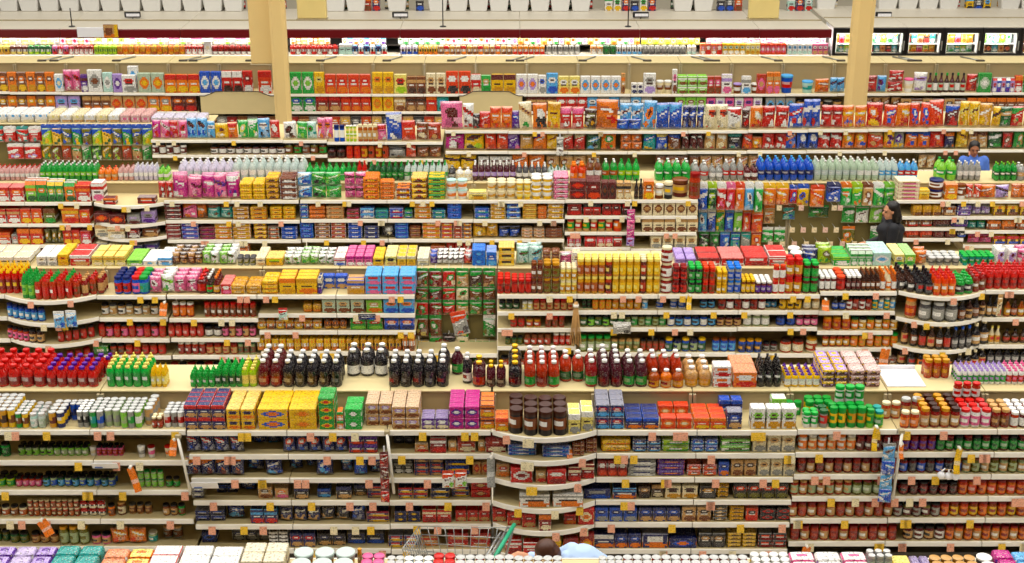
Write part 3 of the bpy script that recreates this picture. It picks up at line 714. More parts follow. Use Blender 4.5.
stock(1, 5, """
-24 8 oj 4 12 s8 ol/dg/k
9 28 oj 2 11 s5 dg/ol/k
30 58 oj 3 11 s5 br/tn/k
59 89 gj 3 20 s2 ol/sg/go | tall jar with gold lid
91 111 oj 2 11 s3 pk/tn/k
112 146 pp 2 17 s2 o/y/ro
147 157 oj 1 11 s6 sg/tl/w
160 180 oj 2 13 s14 gy/br/tn
195 225 fp 2 6 t2s6 nb/b/k
227 244 pp 1 15 s8 nb/b/lb
251 278 bx 2 16 s1 nb/lb/r
279 320 pp 3 16 s3 nb/k/tn
320 350 pp 2 16 s5 k/nb/tn
351 365 pp 1 19 s2 nb/b/k
366 390 fp 1 6 t2s4 nb/r/y
394 421 fp 2 6 t2s3 nb/k/y
422 452 rb 2 15 s2 r/cr/dr
455 490 rb 3 13 s4 r/dr/tn
492 536 rb 3 15 s5 r/dr/tn
538 551 rb 1 18 s0 dr/o/cr
563 576 rb 1 12 s8 r/dr/o
577 594 rb 1 18 s1 r/cr/o
594 637 bx 3 16 s1 b/nb/gy | blue box with grey window
638 680 bx 3 16 s1 nb/b/tn | navy box with tan picture
681 711 bx 2 17 s1 tn/db/br | tan box with dark window
712 727 sk 1 4 t4s2 k/y/go
728 744 sk 1 4 t4s2 y/go/db
745 758 bx 1 15 s2 ro/k/r
759 792 fp 2 7 t2s3 k/r/dgy
788 893 jr 11 16 r2 ig/tn/dr;am/ig/dr | amber sauce jar with red lid
893 940 jr 5 15 r2s1 mr/gy/k;ol/mr/k | dark sauce jar with black lid
940 1045 jr 11 16 r2 ro/o/dr;am/y/dr | orange sauce jar
""")
stock(1, 6, """
200 216 bx 1 12 s10 nb/b/k
230 270 bx 3 12 s14 k/nb/gy
269 289 sk 2 4 t4s3 db/w/k
290 316 bx 2 16 s2 nb/r/tn
317 346 bx 2 14 s5 k/nb/tn
347 384 bx 2 12 s8 nb/k/b
388 419 fp 2 7 t2s3 nb/r/y
420 438 rb 1 12 s5 tn/r/o
447 491 fp 2 8 t2s4 r/dr/tn
505 540 rb 2 16 s2 r/w/dr
544 561 rb 1 19 s1 y/o/r
562 594 rb 2 19 s1 dr/o/y
592 614 fp 1 15 s1 nb/w/o
614 641 fp 2 16 s1 nb/b/o
641 668 fp 1 16 s1 nb/w/o
668 697 fp 1 11 s1r2 nb/b/o
698 725 bx 2 16 s2 k/tn/dgy
726 756 sk 2 4 t4s2 y/go/k
757 786 fp 2 8 t2s2 k/ro/dr
790 897 jr 11 16 s1 ig/dr/dr;ig/tn/dr | brick-red sauce jar
903 945 jr 4 15 s2 mr/tn/k;mr/w/k | dark sauce jar with black lid
945 1045 jr 11 16 s1 am/o/dr;o/tn/dr | amber-orange sauce jar
""")
stock(2, 0, """
-20 31 dp 3 10 r2 cr/w/ly | cream biscuit carton
37 58 dp 2 11 r2 w/cr/gy | white biscuit carton
58 69 dp 1 13 r2 y/o/go | yellow biscuit carton
70 91 dp 1 12 r2 r/w/tn | red and white biscuit carton
92 126 dp 3 11 r2 ly/go/cr | pale-yellow biscuit carton
127 143 xb 1 7 r3 lg/g/w | light-green box lying flat
143 158 xb 1 6 r3 w/cr/lb | white box lying flat
158 173 xb 1 9 r3 w/lb/lb | white and blue box
172 202 sn 4 13 r3 br/tn/db;db/tn/br | brown snack bag on the ledge
202 236 sn 4 14 r3 lg/w/g;w/g/lg | green and white snack bag
237 256 tu 3 9 r2 gy/ol/dgy | small grey tub
256 266 dp 1 9 r2 cr/gy/tn | cream carton
266 284 xb 1 9 r2 y/lm/go | yellow box
284 301 sn 2 10 r3 w/lg/g | white and green snack bag
301 318 sn 2 11 r3 lg/w/g | light-green snack bag
318 334 sn 2 10 r3 w/g/lg | white and green snack bag
334 346 dp 1 9 r2 w/r/b | white carton with red mark
346 373 xb 3 11 r3 pk/mg/w | pink cracker box
373 384 xb 1 9 r3 y/k/go | yellow cracker box
385 397 xb 1 11 r3 ly/k/tn | pale-yellow box with dark window
397 416 xb 2 11 r3 y/cr/go | yellow cracker box
417 429 xb 1 9 r3 cr/w/gy | cream cracker box
430 437 sn 1 12 r2 p/b/lv | purple snack bag
437 464 sn 5 9 r3 w/dgy/gy | white and dark-grey snack bag
464 472 sn 1 12 r2 r/w/o | red snack bag
472 486 bx 1 9 t2r2 pb/b/lb | mid-blue box
486 497 bx 1 16 r2 pb/b/lb | mid-blue box standing tall
498 515 tb 1 7 t3r2 y/k/ly | yellow tea box
516 529 sn 1 19 r2 lt/g/tl | pale-teal snack bag
528 542 sn 1 20 r2 lt/tl/lb | pale-teal snack bag
542 560 sk 2 4 t4 br/am/tn | brown cookie packet
560 572 sn 1 13 s2 pk/w/cr | pink snack bag
572 580 ct 1 19 s1 w/cr/w | white drink carton
675 696 dp 2 8 r3 lv/p/w | lavender carton
697 720 dp 1 9 r3 r/k/w | red carton with dark window
720 744 dp 1 9 r3 r/k/w | red carton with dark window
744 768 dp 1 10 r3 r/w/dr | bright red carton
768 788 dp 1 11 r3 r/w/gy | red and white carton
790 803 tu 1 14 r2 dg/b/w | dark-green tub
803 818 sn 1 17 r2 nb/b/w | navy snack bag
818 832 sn 1 20 r2 lm/ol/g | lime snack bag
832 850 xb 1 10 r3 gg/lm/w | bright-green box lying flat
850 872 ct 3 17 r3 gg/gl/w | bright-green drink carton
872 891 dp 1 15 r2 lt/w/lb | pale-teal carton
893 904 xb 1 13 r3 ly/w/g | pale-yellow box
904 915 xb 1 13 r3 lg/ly/g | light-green box
915 927 sn 1 15 r2 o/am/tn | orange snack bag
928 960 tu 4 9 r3 gy/dgy/sv | grey tub
962 994 tu 5 11 r3 tl/g/gg | teal tub with green lid
995 1018 sn 2 17 r2 w/lv/lv | white snack bag with lilac print
1018 1050 sn 3 17 r2 pk/w/r | pink snack bag
""")
stock(2, 1, """
-22 26 kt 7 25 r4 r/dr/y | red ketchup bottle with yellow cap
26 40 kt 2 24 r4 g/lg/g | green relish bottle
40 76 kt 5 22 r4 ig/r/g;ig/r/r | red hot sauce bottle
76 104 kt 4 19 r3 ig/br/r;dr/tn/tn | brown-red sauce bottle
114 131 nj 2 17 r4 b/r/nb | blue jar with red label
131 142 nj 1 17 r4 b/pk/r | blue jar with pink label
138 149 nj 1 17 r4 b/tl/g | blue jar with green lid
149 161 sn 1 16 r3 pk/w/g | pink dessert bag
161 174 sn 1 17 r3 w/lg/g | white and green dessert bag
174 198 sn 2 16 r3 pk/w/r | pink and white dessert bag
196 207 kt 1 17 r4 mr/r/r | maroon syrup bottle with red cap
206 220 sy 2 17 r4 db/g/w;mr/go/o | dark syrup bottle
221 232 dx 1 12 r4 r/w/pk | red and white dessert box
230 262 sk 2 5 t2r3 go/y/cr | gold cookie packet
262 279 sk 1 5 t3r3 y/go/o | yellow cookie packet
279 296 dx 1 18 r3 y/o/go | yellow dessert box
296 318 dx 1 18 r3 y/go/o | yellow dessert box with fruit
318 322 dx 1 18 r2 nb/cr/p | thin navy dessert box
321 346 dx 2 15 r1s20 b/w/tn | blue dessert box set back
347 365 dx 1 16 r2 tn/b/go | tan and blue dessert box
365 416 dx 3 11 t2r3 lb/r/pk | light-blue dessert box with red picture
497 511 jj 2 15 r3 r/dr/r | red cherry jar with red lid
511 532 jj 3 14 r3 dr/r/r | dark-red cherry jar
531 543 jj 2 15 t2r2 mr/br/br | maroon jam jar stacked high
543 560 jj 2 15 t2r2 br/ol/go | brown jam jar stacked high
560 577 nj 3 13 t2r3 ly/go/cr | pale honey jar
577 605 nj 4 17 t2r3 go/am/ly | gold honey jar
605 612 nj 1 17 t2r3 ig/mr/ly | reddish honey jar
612 640 nj 4 17 t2r3 go/y/ly | gold honey jar
640 646 nj 1 17 t2r3 mr/ig/cr | reddish honey jar
646 660 nj 2 17 t2r3 go/y/ly | gold honey jar
660 672 jj 1 15 t3 dr/w/cr | red jar in a tall stack
672 687 jj 2 13 t2r2 mr/r/dr | maroon jam jar
688 702 jj 2 13 t2r3 k/g/gg | dark jar with green lid
702 715 jj 2 13 t2r3 r/br/ro | dark jar with red lid
716 727 jj 2 11 t2r3 go/y/y | yellow-lidded gold jar
727 741 jj 2 13 t2r3 gy/b/pb | blue-lidded jar
741 755 sj 3 14 r4 br/y/y | yellow-topped spice jar
755 772 sj 3 12 r4 mr/p/w | white-topped spice jar
772 785 jj 2 14 t2 r/w/ro | red jar with red lid
785 802 jj 2 17 t2r2 r/go/r | red jam jar with gold label
802 818 jj 2 15 t2r2 mr/g/gg | green-lidded dark jar
819 836 sj 3 14 r4 mr/w/w | white-topped maroon jar
836 846 sj 1 14 r4 dr/r/ro | red-topped jar
846 861 sj 3 15 r4 db/mr/w | white-topped dark jar
861 880 sy 4 18 r4 db/br/br | dark-brown syrup bottle
880 897 sy 3 18 r4 am/w/o;cr/o/o | orange-capped syrup bottle
897 913 sy 2 19 r4 db/k/k | black-capped dark syrup bottle
913 929 sy 2 20 r4 k/dgy/k | black syrup bottle
929 951 kt 3 21 r4 ro/o/r | orange-red barbecue sauce bottle
951 970 kt 2 17 r4 g/k/gg | green sauce bottle with bright cap
970 986 kt 2 19 r4 dr/br/r | dark-red barbecue sauce bottle
986 1050 kt 8 20 r4 r/dr/r | red ketchup bottle
""")
stock(2, 2, """
8 50 oj 6 13 s4 b/lb/nb | blue jar on the bowed shelf
100 166 oj 8 11 s6 tn/w/k;cr/tn/dgy | pale tan olive jar
172 194 pj 3 14 s3 ig/o/w | orange-red pickle jar with white lid
204 256 pj 8 14 s3 ig/br/r | red pepper jar
303 322 sk 2 8 s3 go/y/o
322 365 dx 3 14 s1 gl/tn/br | pale green dessert box with picture
366 383 dx 1 13 s2 lg/tn/o
383 415 dx 2 14 s1 lb/o/b | light-blue dessert box
499 520 pj 3 9 s6 k/dg/k
522 533 pj 2 10 s3 w/ly/gy
533 574 pj 6 11 s3 ig/tn/r | red pepper jar
582 592 pj 2 11 s6 dg/k/k
592 612 pj 3 12 s2 o/go/g | orange pepper jar with green lid
612 641 pj 4 11 s2 o/go/tn | orange pepper jar
642 648 pj 1 11 s2 w/lb/gy
656 664 pj 1 10 s5 w/b/gy
670 686 pj 2 11 s5 w/b/nb
700 716 pj 2 10 s6 nb/lb/k
718 766 jj 6 12 s2 ig/dr/k;dr/w/mr | red jam jar
766 778 jj 2 9 s8 nb/lb/k
779 802 jj 3 12 s2 go/y/db | gold jam jar
803 820 jj 2 12 s2 tn/cr/go
832 846 vb 2 14 s2 k/b/gy
846 872 mj 4 13 s2 dr/w/k;ig/dr/k | dark-red salsa jar
872 896 mj 4 12 s3 tl/y/w;cr/lb/gy
903 915 mj 1 20 s0 tn/ig/o
915 953 gj 3 19 s0 dgy/gy/sv | large dark glass jar with white label
953 985 ob 4 22 s1 k/br/k;db/tn/k | dark vinegar bottle
986 998 ob 2 21 s1 k/tn/k
1004 1045 ob 6 17 s2 am/go/db;db/am/db | amber vinegar bottle
""")
stock(2, 3, """
9 34 pj 4 12 s3 ig/pk/k
34 50 pj 2 13 s2 db/tn/k
62 95 pj 5 12 s4 ig/r/k
98 166 pj 9 13 s3 r/ig/dr;ig/pk/k | red pepper jar
168 204 pj 5 13 s2 ig/r/dr | red pepper jar
204 222 pj 2 10 s4 db/w/k
222 256 pj 5 13 s2 mr/pk/k;ig/tn/k
257 322 sk 7 9 s3 go/o/y;o/go/br | gold seasoning packet
324 347 sk 3 9 s3 br/o/go
350 383 dx 2 11 s2 g/r/lg
384 415 dx 2 12 s2 b/o/nb
510 525 pj 2 10 s2 ig/r/br
526 541 pj 2 9 s2 go/ig/br
545 565 pj 3 11 s2 ig/br/r
580 617 pj 5 11 s2 ol/dg/k;dg/lg/k | dark olive jar
617 666 pj 7 11 s3 sg/g/dgy;ol/sg/k | green olive jar
667 716 jj 6 11 s3 b/w/k;nb/lb/k | blue-labelled jar
716 742 jj 3 10 s3 mr/tn/k
743 770 jj 3 12 s2 sg/w/w | pale jar with white lid
776 796 jj 2 11 s3 nb/b/k
796 818 jj 3 11 s2 wr/pk/dr
823 851 mj 3 13 s2 o/ig/go
851 898 mj 6 12 s2 go/o/dg;cr/go/k | golden mustard jar
900 946 ob 6 24 s1 db/tn/go;k/br/tn;k/ig/cr | dark vinegar bottle
946 968 ob 3 22 s1 k/dgy/b | black bottle with blue cap
968 989 ob 2 22 s1 k/tn/cr
988 1000 ob 2 18 s1 cr/go/ly
1003 1045 ob 5 13 s4 db/br/k
""")
stock(2, 4, """
10 34 pj 3 9 s3 br/tn/k
70 92 pj 3 11 s3 ig/r/dr
93 109 sk 1 9 s2 g/lg/dg
110 125 pj 2 10 s2 ig/br/k
125 166 pj 5 11 s2 ig/r/br | red pepper jar
178 206 pj 4 12 s2 ig/dr/w | red pepper jar with white lid
206 238 pj 4 11 s2 ig/tn/dr
238 256 pj 3 12 s2 sg/br/dg
257 346 sk 12 12 s2 go/y/o;y/o/go | gold seasoning packet
346 402 sk 8 12 s2 y/go/am | yellow seasoning packet
402 415 sk 2 16 s1 o/go/br
505 523 pj 3 8 s4 dg/ol/k
524 551 pj 4 11 s2 br/ig/br
553 572 pj 3 12 s2 ig/r/w
579 611 pj 4 16 s1 ol/sg/g | tall green pickle jar
611 640 pj 4 12 s2 sg/ol/tn
640 665 pj 4 12 s3 br/ig/k
665 706 pj 5 13 s2 b/dg/y;nb/sg/k | blue-labelled pickle jar
712 736 pj 3 13 s2 b/lb/br
738 762 pj 3 13 s2 b/nb/go
763 778 pj 2 9 s5 mr/gy/k
780 804 pj 2 13 s1 ig/cr/db
806 818 pj 1 14 s2 cr/ig/go
822 850 mj 4 12 s2 ig/go/br
850 898 mj 6 13 s1 go/o/br;o/go/g | golden salsa jar
897 947 ob 6 19 s1 db/tn/k;k/dgy/k;k/o/k | dark vinegar bottle
950 985 ob 4 17 s1 k/tn/cr
986 1045 ob 7 20 s2 k/dgy/cr | black vinegar bottle
""")
stock(2, 5, """
170 256 pj 10 10 s3 ig/r/dr;br/tn/k | red pepper jar
500 577 pj 8 10 s3 br/ig/k | brown pepper jar
822 897 sk 7 8 s2 br/ig/tn | brown chilli packet
""")
stock(3, 0, """
-20 40 wb 12 15 r3 pi/w/r | pinkish water bottle with red cap
40 98 sb 10 18 r3 g/lg/w | green soda bottle with white cap
98 118 wb 3 14 r2 o/tn/ro | orange drink bottle
118 134 wb 3 16 r3 pi/w/br | tan drink bottle
134 158 wb 5 17 r3 li/w/w | pale lilac drink bottle
158 169 wb 2 14 r3 lg/w/g | pale green drink bottle
178 232 wb 7 20 r3 li/cl/w | clear lilac water bottle
232 306 wb 9 22 r3 cl/w/w | clear water bottle with white cap
306 346 sb 6 17 r2 gg/g/g | bright-green soda bottle
346 357 sb 2 18 r2 g/lg/g | green soda bottle
357 367 sb 2 20 r2 r/w/r | red soda bottle
368 404 sb 6 17 r3 dg/g/g | dark-green soda bottle
404 448 sb 7 18 r3 cl/g/g | clear soda bottle with green label
448 456 sb 1 14 r2 k/gy/gy | black soda bottle
456 472 wb 2 14 r1 w/cr/w | white drink bottle
472 516 sb 7 18 r3 wr/lv/w | clear wine-red soda bottle
516 548 sb 5 16 r3 dgy/w/w | dark-grey soda bottle
548 568 sb 3 13 r3 cl/tl/dg | clear soda bottle with teal label
570 586 jg 2 18 r2 ro/o/o | orange juice jug
586 602 sb 2 21 r2 br/w/gy | brown soda bottle with grey cap
602 618 sb 2 21 r2 g/am/w | green soda bottle with white cap
618 640 sb 3 21 r2 gg/lm/g | bright-green soda bottle
655 691 sb 4 21 r2 gg/g/w | emerald soda bottle with white cap
691 709 sb 2 19 r2 gy/r/w | clear grey soda bottle
709 723 sb 2 16 r2 gy/w/gy | clear soda bottle with white label
723 744 sb 3 21 r2 gy/r/w | clear grey soda bottle
744 758 sb 2 16 r2 mr/w/k | maroon soda bottle with white label
758 814 sb 7 22 r3 b/nb/lb | blue cola bottle with light cap
814 857 sb 6 22 r3 gl/cl/w | pale green soda bottle with white cap
857 879 sb 3 21 r3 gl/w/w | pale green soda bottle with white label
879 898 sb 3 21 r3 cl/lb/w | clear bluish water bottle
898 918 sb 3 21 r2 lb/r/w | clear soda bottle with red label
937 957 sb 2 22 r2 lg/gg/g | light-green soda bottle
957 981 sb 4 20 r2 gy/w/w | clear soda bottle in front of the shopper
994 1017 sb 4 19 r2 g/dg/lg | green soda bottle
1017 1050 sb 4 17 r2 gy/tn/w | grey soda bottle
""")
stock(3, 1, """
-20 25 dp 3 16 r2 r/o/w | red drink pack
26 37 ct 1 20 r2 lg/o/dg | green carton with orange label
37 48 ct 1 20 r2 g/o/dg | green carton with orange label
48 64 ct 2 19 r2 g/y/dg | green carton with yellow label
65 76 ct 1 18 r2 o/g/dg | orange carton with green label
76 91 dp 1 18 r2 r/o/w | red box with orange label
91 104 dp 1 20 s8 w/r/pk | white box with red stripes
106 119 cy 1 7 s1 mr/o/r | dark candy tray
139 158 cy 1 7 s4 mr/o/r | dark candy tray
158 173 ca 2 16 s2 r/dr/w | red candy bag
172 187 ca 1 23 r2 mg/pk/w | magenta candy bag
187 201 ca 1 20 r2 pk/mg/tn | pink candy bag
201 214 ca 1 22 r2 mg/pk/br | magenta candy bag
214 239 ca 2 22 r2 pk/p/mg;mg/w/p | pink candy bag with purple print
240 266 sk 2 6 t3r2 y/o/go | yellow cookie packet
266 280 sk 1 6 t4r2 y/go/br | yellow cookie packet
280 298 sk 1 6 t4r2 mr/br/w | maroon cookie packet
298 312 sn 1 12 t2 lb/w/b | light-blue marshmallow bag
312 326 sn 1 12 t2 g/lg/k | green marshmallow bag
326 341 sn 1 12 t2 gg/lg/dg | bright-green marshmallow bag
345 366 sn 2 12 s2t2 pk/wr/mg | crumpled pink snack bag
363 380 sk 1 6 t4r2 o/mr/y | orange cookie packet
380 395 sk 1 5 t4 o/mr/tn | orange cookie packet
396 411 sk 1 6 t2r2 o/mr/y | orange cookie packet
411 428 sk 1 6 t4r2 y/r/mr | yellow and red cookie packet
428 446 sk 1 6 t4r2 y/g/lg | yellow and green cookie packet
446 468 tu 2 9 t2 w/o/lt | clear tub with white label
468 487 kb 1 9 s1 ly/cr/go | pale-yellow cookie box
487 516 tu 3 8 t2r2 cr/go/cr | cream tub
516 531 tu 2 8 t2r2 y/ly/cr | yellow tub
531 553 tu 2 10 t2r2 y/w/w | yellow tub with white lid
553 569 sk 1 5 t5r2 pk/r/w | pink cookie packet
569 586 kb 1 10 t2 mr/r/ro | maroon cookie box
586 601 kb 1 20 r2 mr/dr/ro | maroon cookie box with red edge
601 616 kb 2 19 s2 mr/k/br | dark cookie box
616 631 kb 2 18 s2 tn/k/cr | tan cookie box
634 643 sy 2 19 s2 k/db/k | black coffee syrup bottle
643 654 kb 1 20 s2 o/br/y | orange cookie box
655 664 lc 1 13 s3 br/cr/w | brown coffee can
664 673 lc 1 16 s2 k/gy/cr | black coffee can
673 690 lc 1 16 s10 mr/tn/br | maroon coffee can
689 701 pj 1 24 s1 ig/br/dr | large red pretzel jar
896 919 xb 1 4 t5r2 cr/tn/pk | cream packet stack
918 929 xb 1 11 s1 y/ly/go | low yellow box
929 944 lc 1 9 t2 br/w/nb | brown and white can
944 957 kb 1 17 s1 o/go/y | orange box
957 966 lc 1 14 t1 w/br/br | white and brown can
966 981 sn 2 13 s1 ro/dr/w | orange-red snack bag
981 996 sn 1 12 s3 o/am/r | orange snack bag
996 1010 sn 1 12 s2 lv/k/o | lavender snack bag
1012 1050 sn 4 13 s2 o/am/r | orange snack bag
""")
stock(3, 2, """
-20 21 dp 3 14 s1 r/tn/w
21 43 dp 2 14 s1 ro/o/y
44 56 dp 1 14 s1 ol/br/g
62 80 dp 1 15 s1 o/y/r
80 91 dp 1 13 s1 ro/y/r
96 129 cy 2 9 s1 mr/ro/o
130 143 cy 1 9 s2 gy/lv/mr
143 158 cy 1 11 s2 lv/gy/p
165 182 sk 1 4 t4s1 mr/r/w
182 197 sn 1 15 s1 pk/o/w
197 207 sn 1 13 s2 o/tn/br
207 233 sn 2 14 s1 tl/br/lt
233 250 sk 1 4 t3s1 go/y/br
250 268 sk 1 4 t3s1 y/go/o
270 296 sk 2 4 t3s2 y/br/o
300 309 sk 1 5 t3s2 nb/b/lb
309 326 sk 1 4 t3s1 o/tn/br
326 345 sk 1 4 t3s1 tn/br/o
346 360 sk 1 4 t2s1 pk/br/r
360 375 sk 1 5 t2s2 b/lb/w
375 389 sk 1 4 t2s2 tl/nb/b
389 404 sk 1 5 t2s2 b/p/r
404 413 sk 1 4 t2s4 tl/g/b
414 432 sk 1 5 t3s1 go/y/o
432 446 sk 1 4 t2s2 b/tl/g
447 462 sk 1 5 t3s1 b/nb/pb
474 490 sk 1 5 t2s2 pb/b/tl
490 506 sk 1 4 t4s1 go/ly/y
506 521 sk 1 5 t3s1 lb/b/w
522 537 sk 1 4 t4s1 go/y/ly
537 547 sk 1 4 t3s2 o/r/tn
547 564 sk 1 5 t3s1 go/tn/y
567 582 kb 1 11 s1 dr/mr/r
583 601 kb 2 11 s1 r/k/dr
602 621 kb 2 11 s1 dr/k/r
622 630 kb 1 11 s2 mr/r/k
641 698 kb 5 13 s1 cr/br/tn | cream cookie box with brown picture
912 941 wf 3 10 s1 go/y/br
941 956 wf 1 9 s1 br/o/tn
956 971 wf 1 5 t2s1 p/b/lv
972 991 sn 2 10 s2 lv/gy/w
992 1045 wf 4 10 s2 y/o/br
""")
stock(3, 3, """
-20 11 dp 2 11 s2 ro/o/w
12 18 dp 1 9 s3 gy/r/w
18 44 dp 2 15 s1 r/o/y
45 64 sn 3 13 s1 ol/go/gy
64 81 dp 2 14 s1 r/o/y
81 92 dp 1 13 s1 r/pk/w
97 111 cy 1 11 s1 cr/tn/gy
111 129 cy 1 11 s0 cr/tn/w
130 143 cy 1 10 s2 mr/r/w
144 160 cy 1 11 s2 br/k/tn
166 182 sk 1 4 t4s1 dr/mr/w
182 200 sk 1 4 t4s1 p/b/lv
200 216 sk 1 4 t3s1 mr/r/mg
215 233 sk 1 5 t3s1 go/y/o
233 252 sk 1 4 t4s1 go/o/y
254 268 sk 1 4 t4s1 y/o/br
268 280 sk 1 4 t3s2 br/g/o
281 298 sk 1 4 t3s2 b/pb/w
300 314 sk 1 5 t3s2 b/nb/lb
315 331 sk 1 4 t4s1 br/o/tn
331 347 sk 1 4 t4s1 ig/nb/tn
348 363 sk 1 4 t4s1 b/nb/w
364 380 sk 1 4 t3s1 nb/b/w
381 395 sn 1 13 s2 k/gy/cr
395 409 sk 1 4 t4s1 b/tl/lb
409 421 sk 1 4 t3s3 br/ig/tn
422 441 sk 1 5 t4s1 go/o/y
441 453 sk 1 4 t4s1 o/r/y
453 463 sk 1 4 t4s1 br/ig/o
463 472 sk 1 4 t4s1 o/br/y
473 486 sn 1 16 s1 y/go/w
486 498 sn 1 15 s1 go/y/k
499 520 sn 2 10 s2 b/k/lb
521 545 sk 2 3 t3s4 tn/br/o
545 563 sk 1 3 t3s4 br/tn/am
567 613 lc 6 12 s1 tn/g/r;tn/r/cr | tan decorated can
613 622 lc 1 13 s1 ro/o/mr
641 698 kb 5 13 s1 cr/tn/br | cream cookie box with tan picture
905 932 wf 2 7 s2 br/tn/r
932 950 wf 1 7 s2 mr/br/k
950 968 wf 1 8 s1 nb/b/p
968 986 sn 2 8 s2 tl/g/lt
986 1045 wf 4 9 s2 br/o/am;o/tn/br
""")
stock(3, 4, """
-20 92 dp 8 10 s2 r/o/y | red drink pack
98 111 cy 1 9 s1 cr/gy/tn
111 131 cy 1 9 s1 cr/tn/gy
132 160 cy 2 8 s2 nb/p/k
236 250 sk 1 4 t3s2 o/am/br
345 372 sk 2 4 t2s1 b/nb/r
372 390 sk 1 4 t2s3 nb/k/b
430 446 sk 1 5 t2s1 o/am/br
446 472 sn 3 12 s1 r/ig/br
567 581 kb 2 10 s1 r/pk/w
584 596 kb 1 10 s1 r/w/dr
596 613 kb 2 10 s1 r/pk/cr
613 622 kb 1 10 s2 r/w/dr
650 697 kb 4 12 s2 cr/tn/gy
905 932 wf 2 8 s1 ro/r/br
932 956 wf 2 8 s1 mr/br/dr
957 966 wf 1 7 s2 nb/k/b
968 992 sn 2 9 s1 pk/r/mr
992 1045 wf 4 8 s1 y/r/b
""")
stock(4, 0, """
-20 48 br 5 8 r3 w/lb/cr | white bread bag
48 120 br 6 7 r3 cr/ly/tn;w/cr/tn | cream bread bag
120 151 br 3 7 r3 pi/w/pk | pinkish bread bag
151 206 br 5 5 r2 li/w/pi | lilac bread bag
""")
stock(4, 1, """
152 187 ca 4 18 s1 mg/r/pk;pk/w/r;r/pk/mg;pk/r/w | pink and red sweets bag
187 207 ca 2 20 s1 lb/k/b
207 215 ca 1 17 s2 lb/w/nb
215 229 ca 1 15 s1 y/go/w
228 238 ca 1 16 s1 o/r/am
238 248 ca 1 18 s1 gg/ly/w
248 258 ca 1 19 s1 gg/w/ly
258 270 ca 1 20 s1 lb/w/k
270 280 ca 1 18 s1 r/w/mr
284 297 ca 1 17 s1 w/db/br
297 307 ca 1 17 s1 gg/lg/br
307 317 ca 1 17 s1 lt/gg/tl
317 333 ca 2 21 s1 pk/o/w
334 345 lc 2 16 s1 b/w/nb
346 357 tu 3 8 t2s1 lm/ly/w | lime dip tub
358 378 pj 4 17 s1 am/tn/cr | orange dip jar with cream lid
378 387 ca 1 16 s1 pk/r/w
387 403 ca 1 28 s1 b/w/nb | big blue and white bag
402 416 ca 1 20 s0 ro/r/pk
416 428 ca 1 18 s3 br/ig/cr
428 441 ca 1 17 s3 ig/br/tn
441 463 ch 1 27 s0 pk/mr/w | large pink striped chip bag
463 474 ch 1 25 s2 w/r/mr
473 480 ch 1 15 s1 k/mr/r
479 491 ch 1 17 s1 r/ro/o
490 512 ch 2 22 s1 o/ro/r
512 520 ch 1 18 s2 p/b/pk
520 533 ch 1 27 s1 cr/tn/g
533 547 ch 1 26 s1 o/w/k
547 560 ch 1 27 s1 y/go/o
560 584 ch 2 22 s1 r/pk/w
584 596 ch 1 20 s3 db/ol/go
596 618 ch 1 29 s1 o/am/r | large orange chip bag
616 641 ch 2 10 s0 b/nb/pb
620 644 ch 2 24 s12 lb/w/b
643 656 ch 1 28 s1 lb/o/w
656 682 ch 2 26 s1 b/lb/y
682 704 ch 3 23 s1 nb/b/br
704 728 ch 2 24 s1 cr/ro/w
728 742 ch 1 21 s1 w/r/cr
742 750 ch 1 20 s2 mr/db/r
750 763 ch 1 22 s1 o/cr/r
762 788 ch 2 22 s1 r/dr/w | red chip bag
788 803 ch 1 24 s1 b/r/w | blue chip bag with white emblem
803 821 ch 2 28 s1 b/w/r
821 843 ch 2 22 s1 r/dr/w | red chip bag
843 867 ch 2 22 s1 o/y/b
867 883 ch 1 24 s1 r/o/y
883 896 ch 1 22 s1 ro/b/r
896 910 ch 1 24 s1 o/y/r
910 930 ch 2 24 s1 ro/b/o
930 945 ch 1 26 s1 ro/r/o
945 959 ch 1 22 s1 mr/b/r
959 979 ch 2 25 s1 y/ly/o
979 992 ch 1 23 s1 go/tn/y
992 1001 ch 1 20 s2 y/db/go
1000 1012 ch 1 20 s1 dg/tn/g
1011 1050 ch 3 20 s1 r/g/tn;tn/dg/r
""")
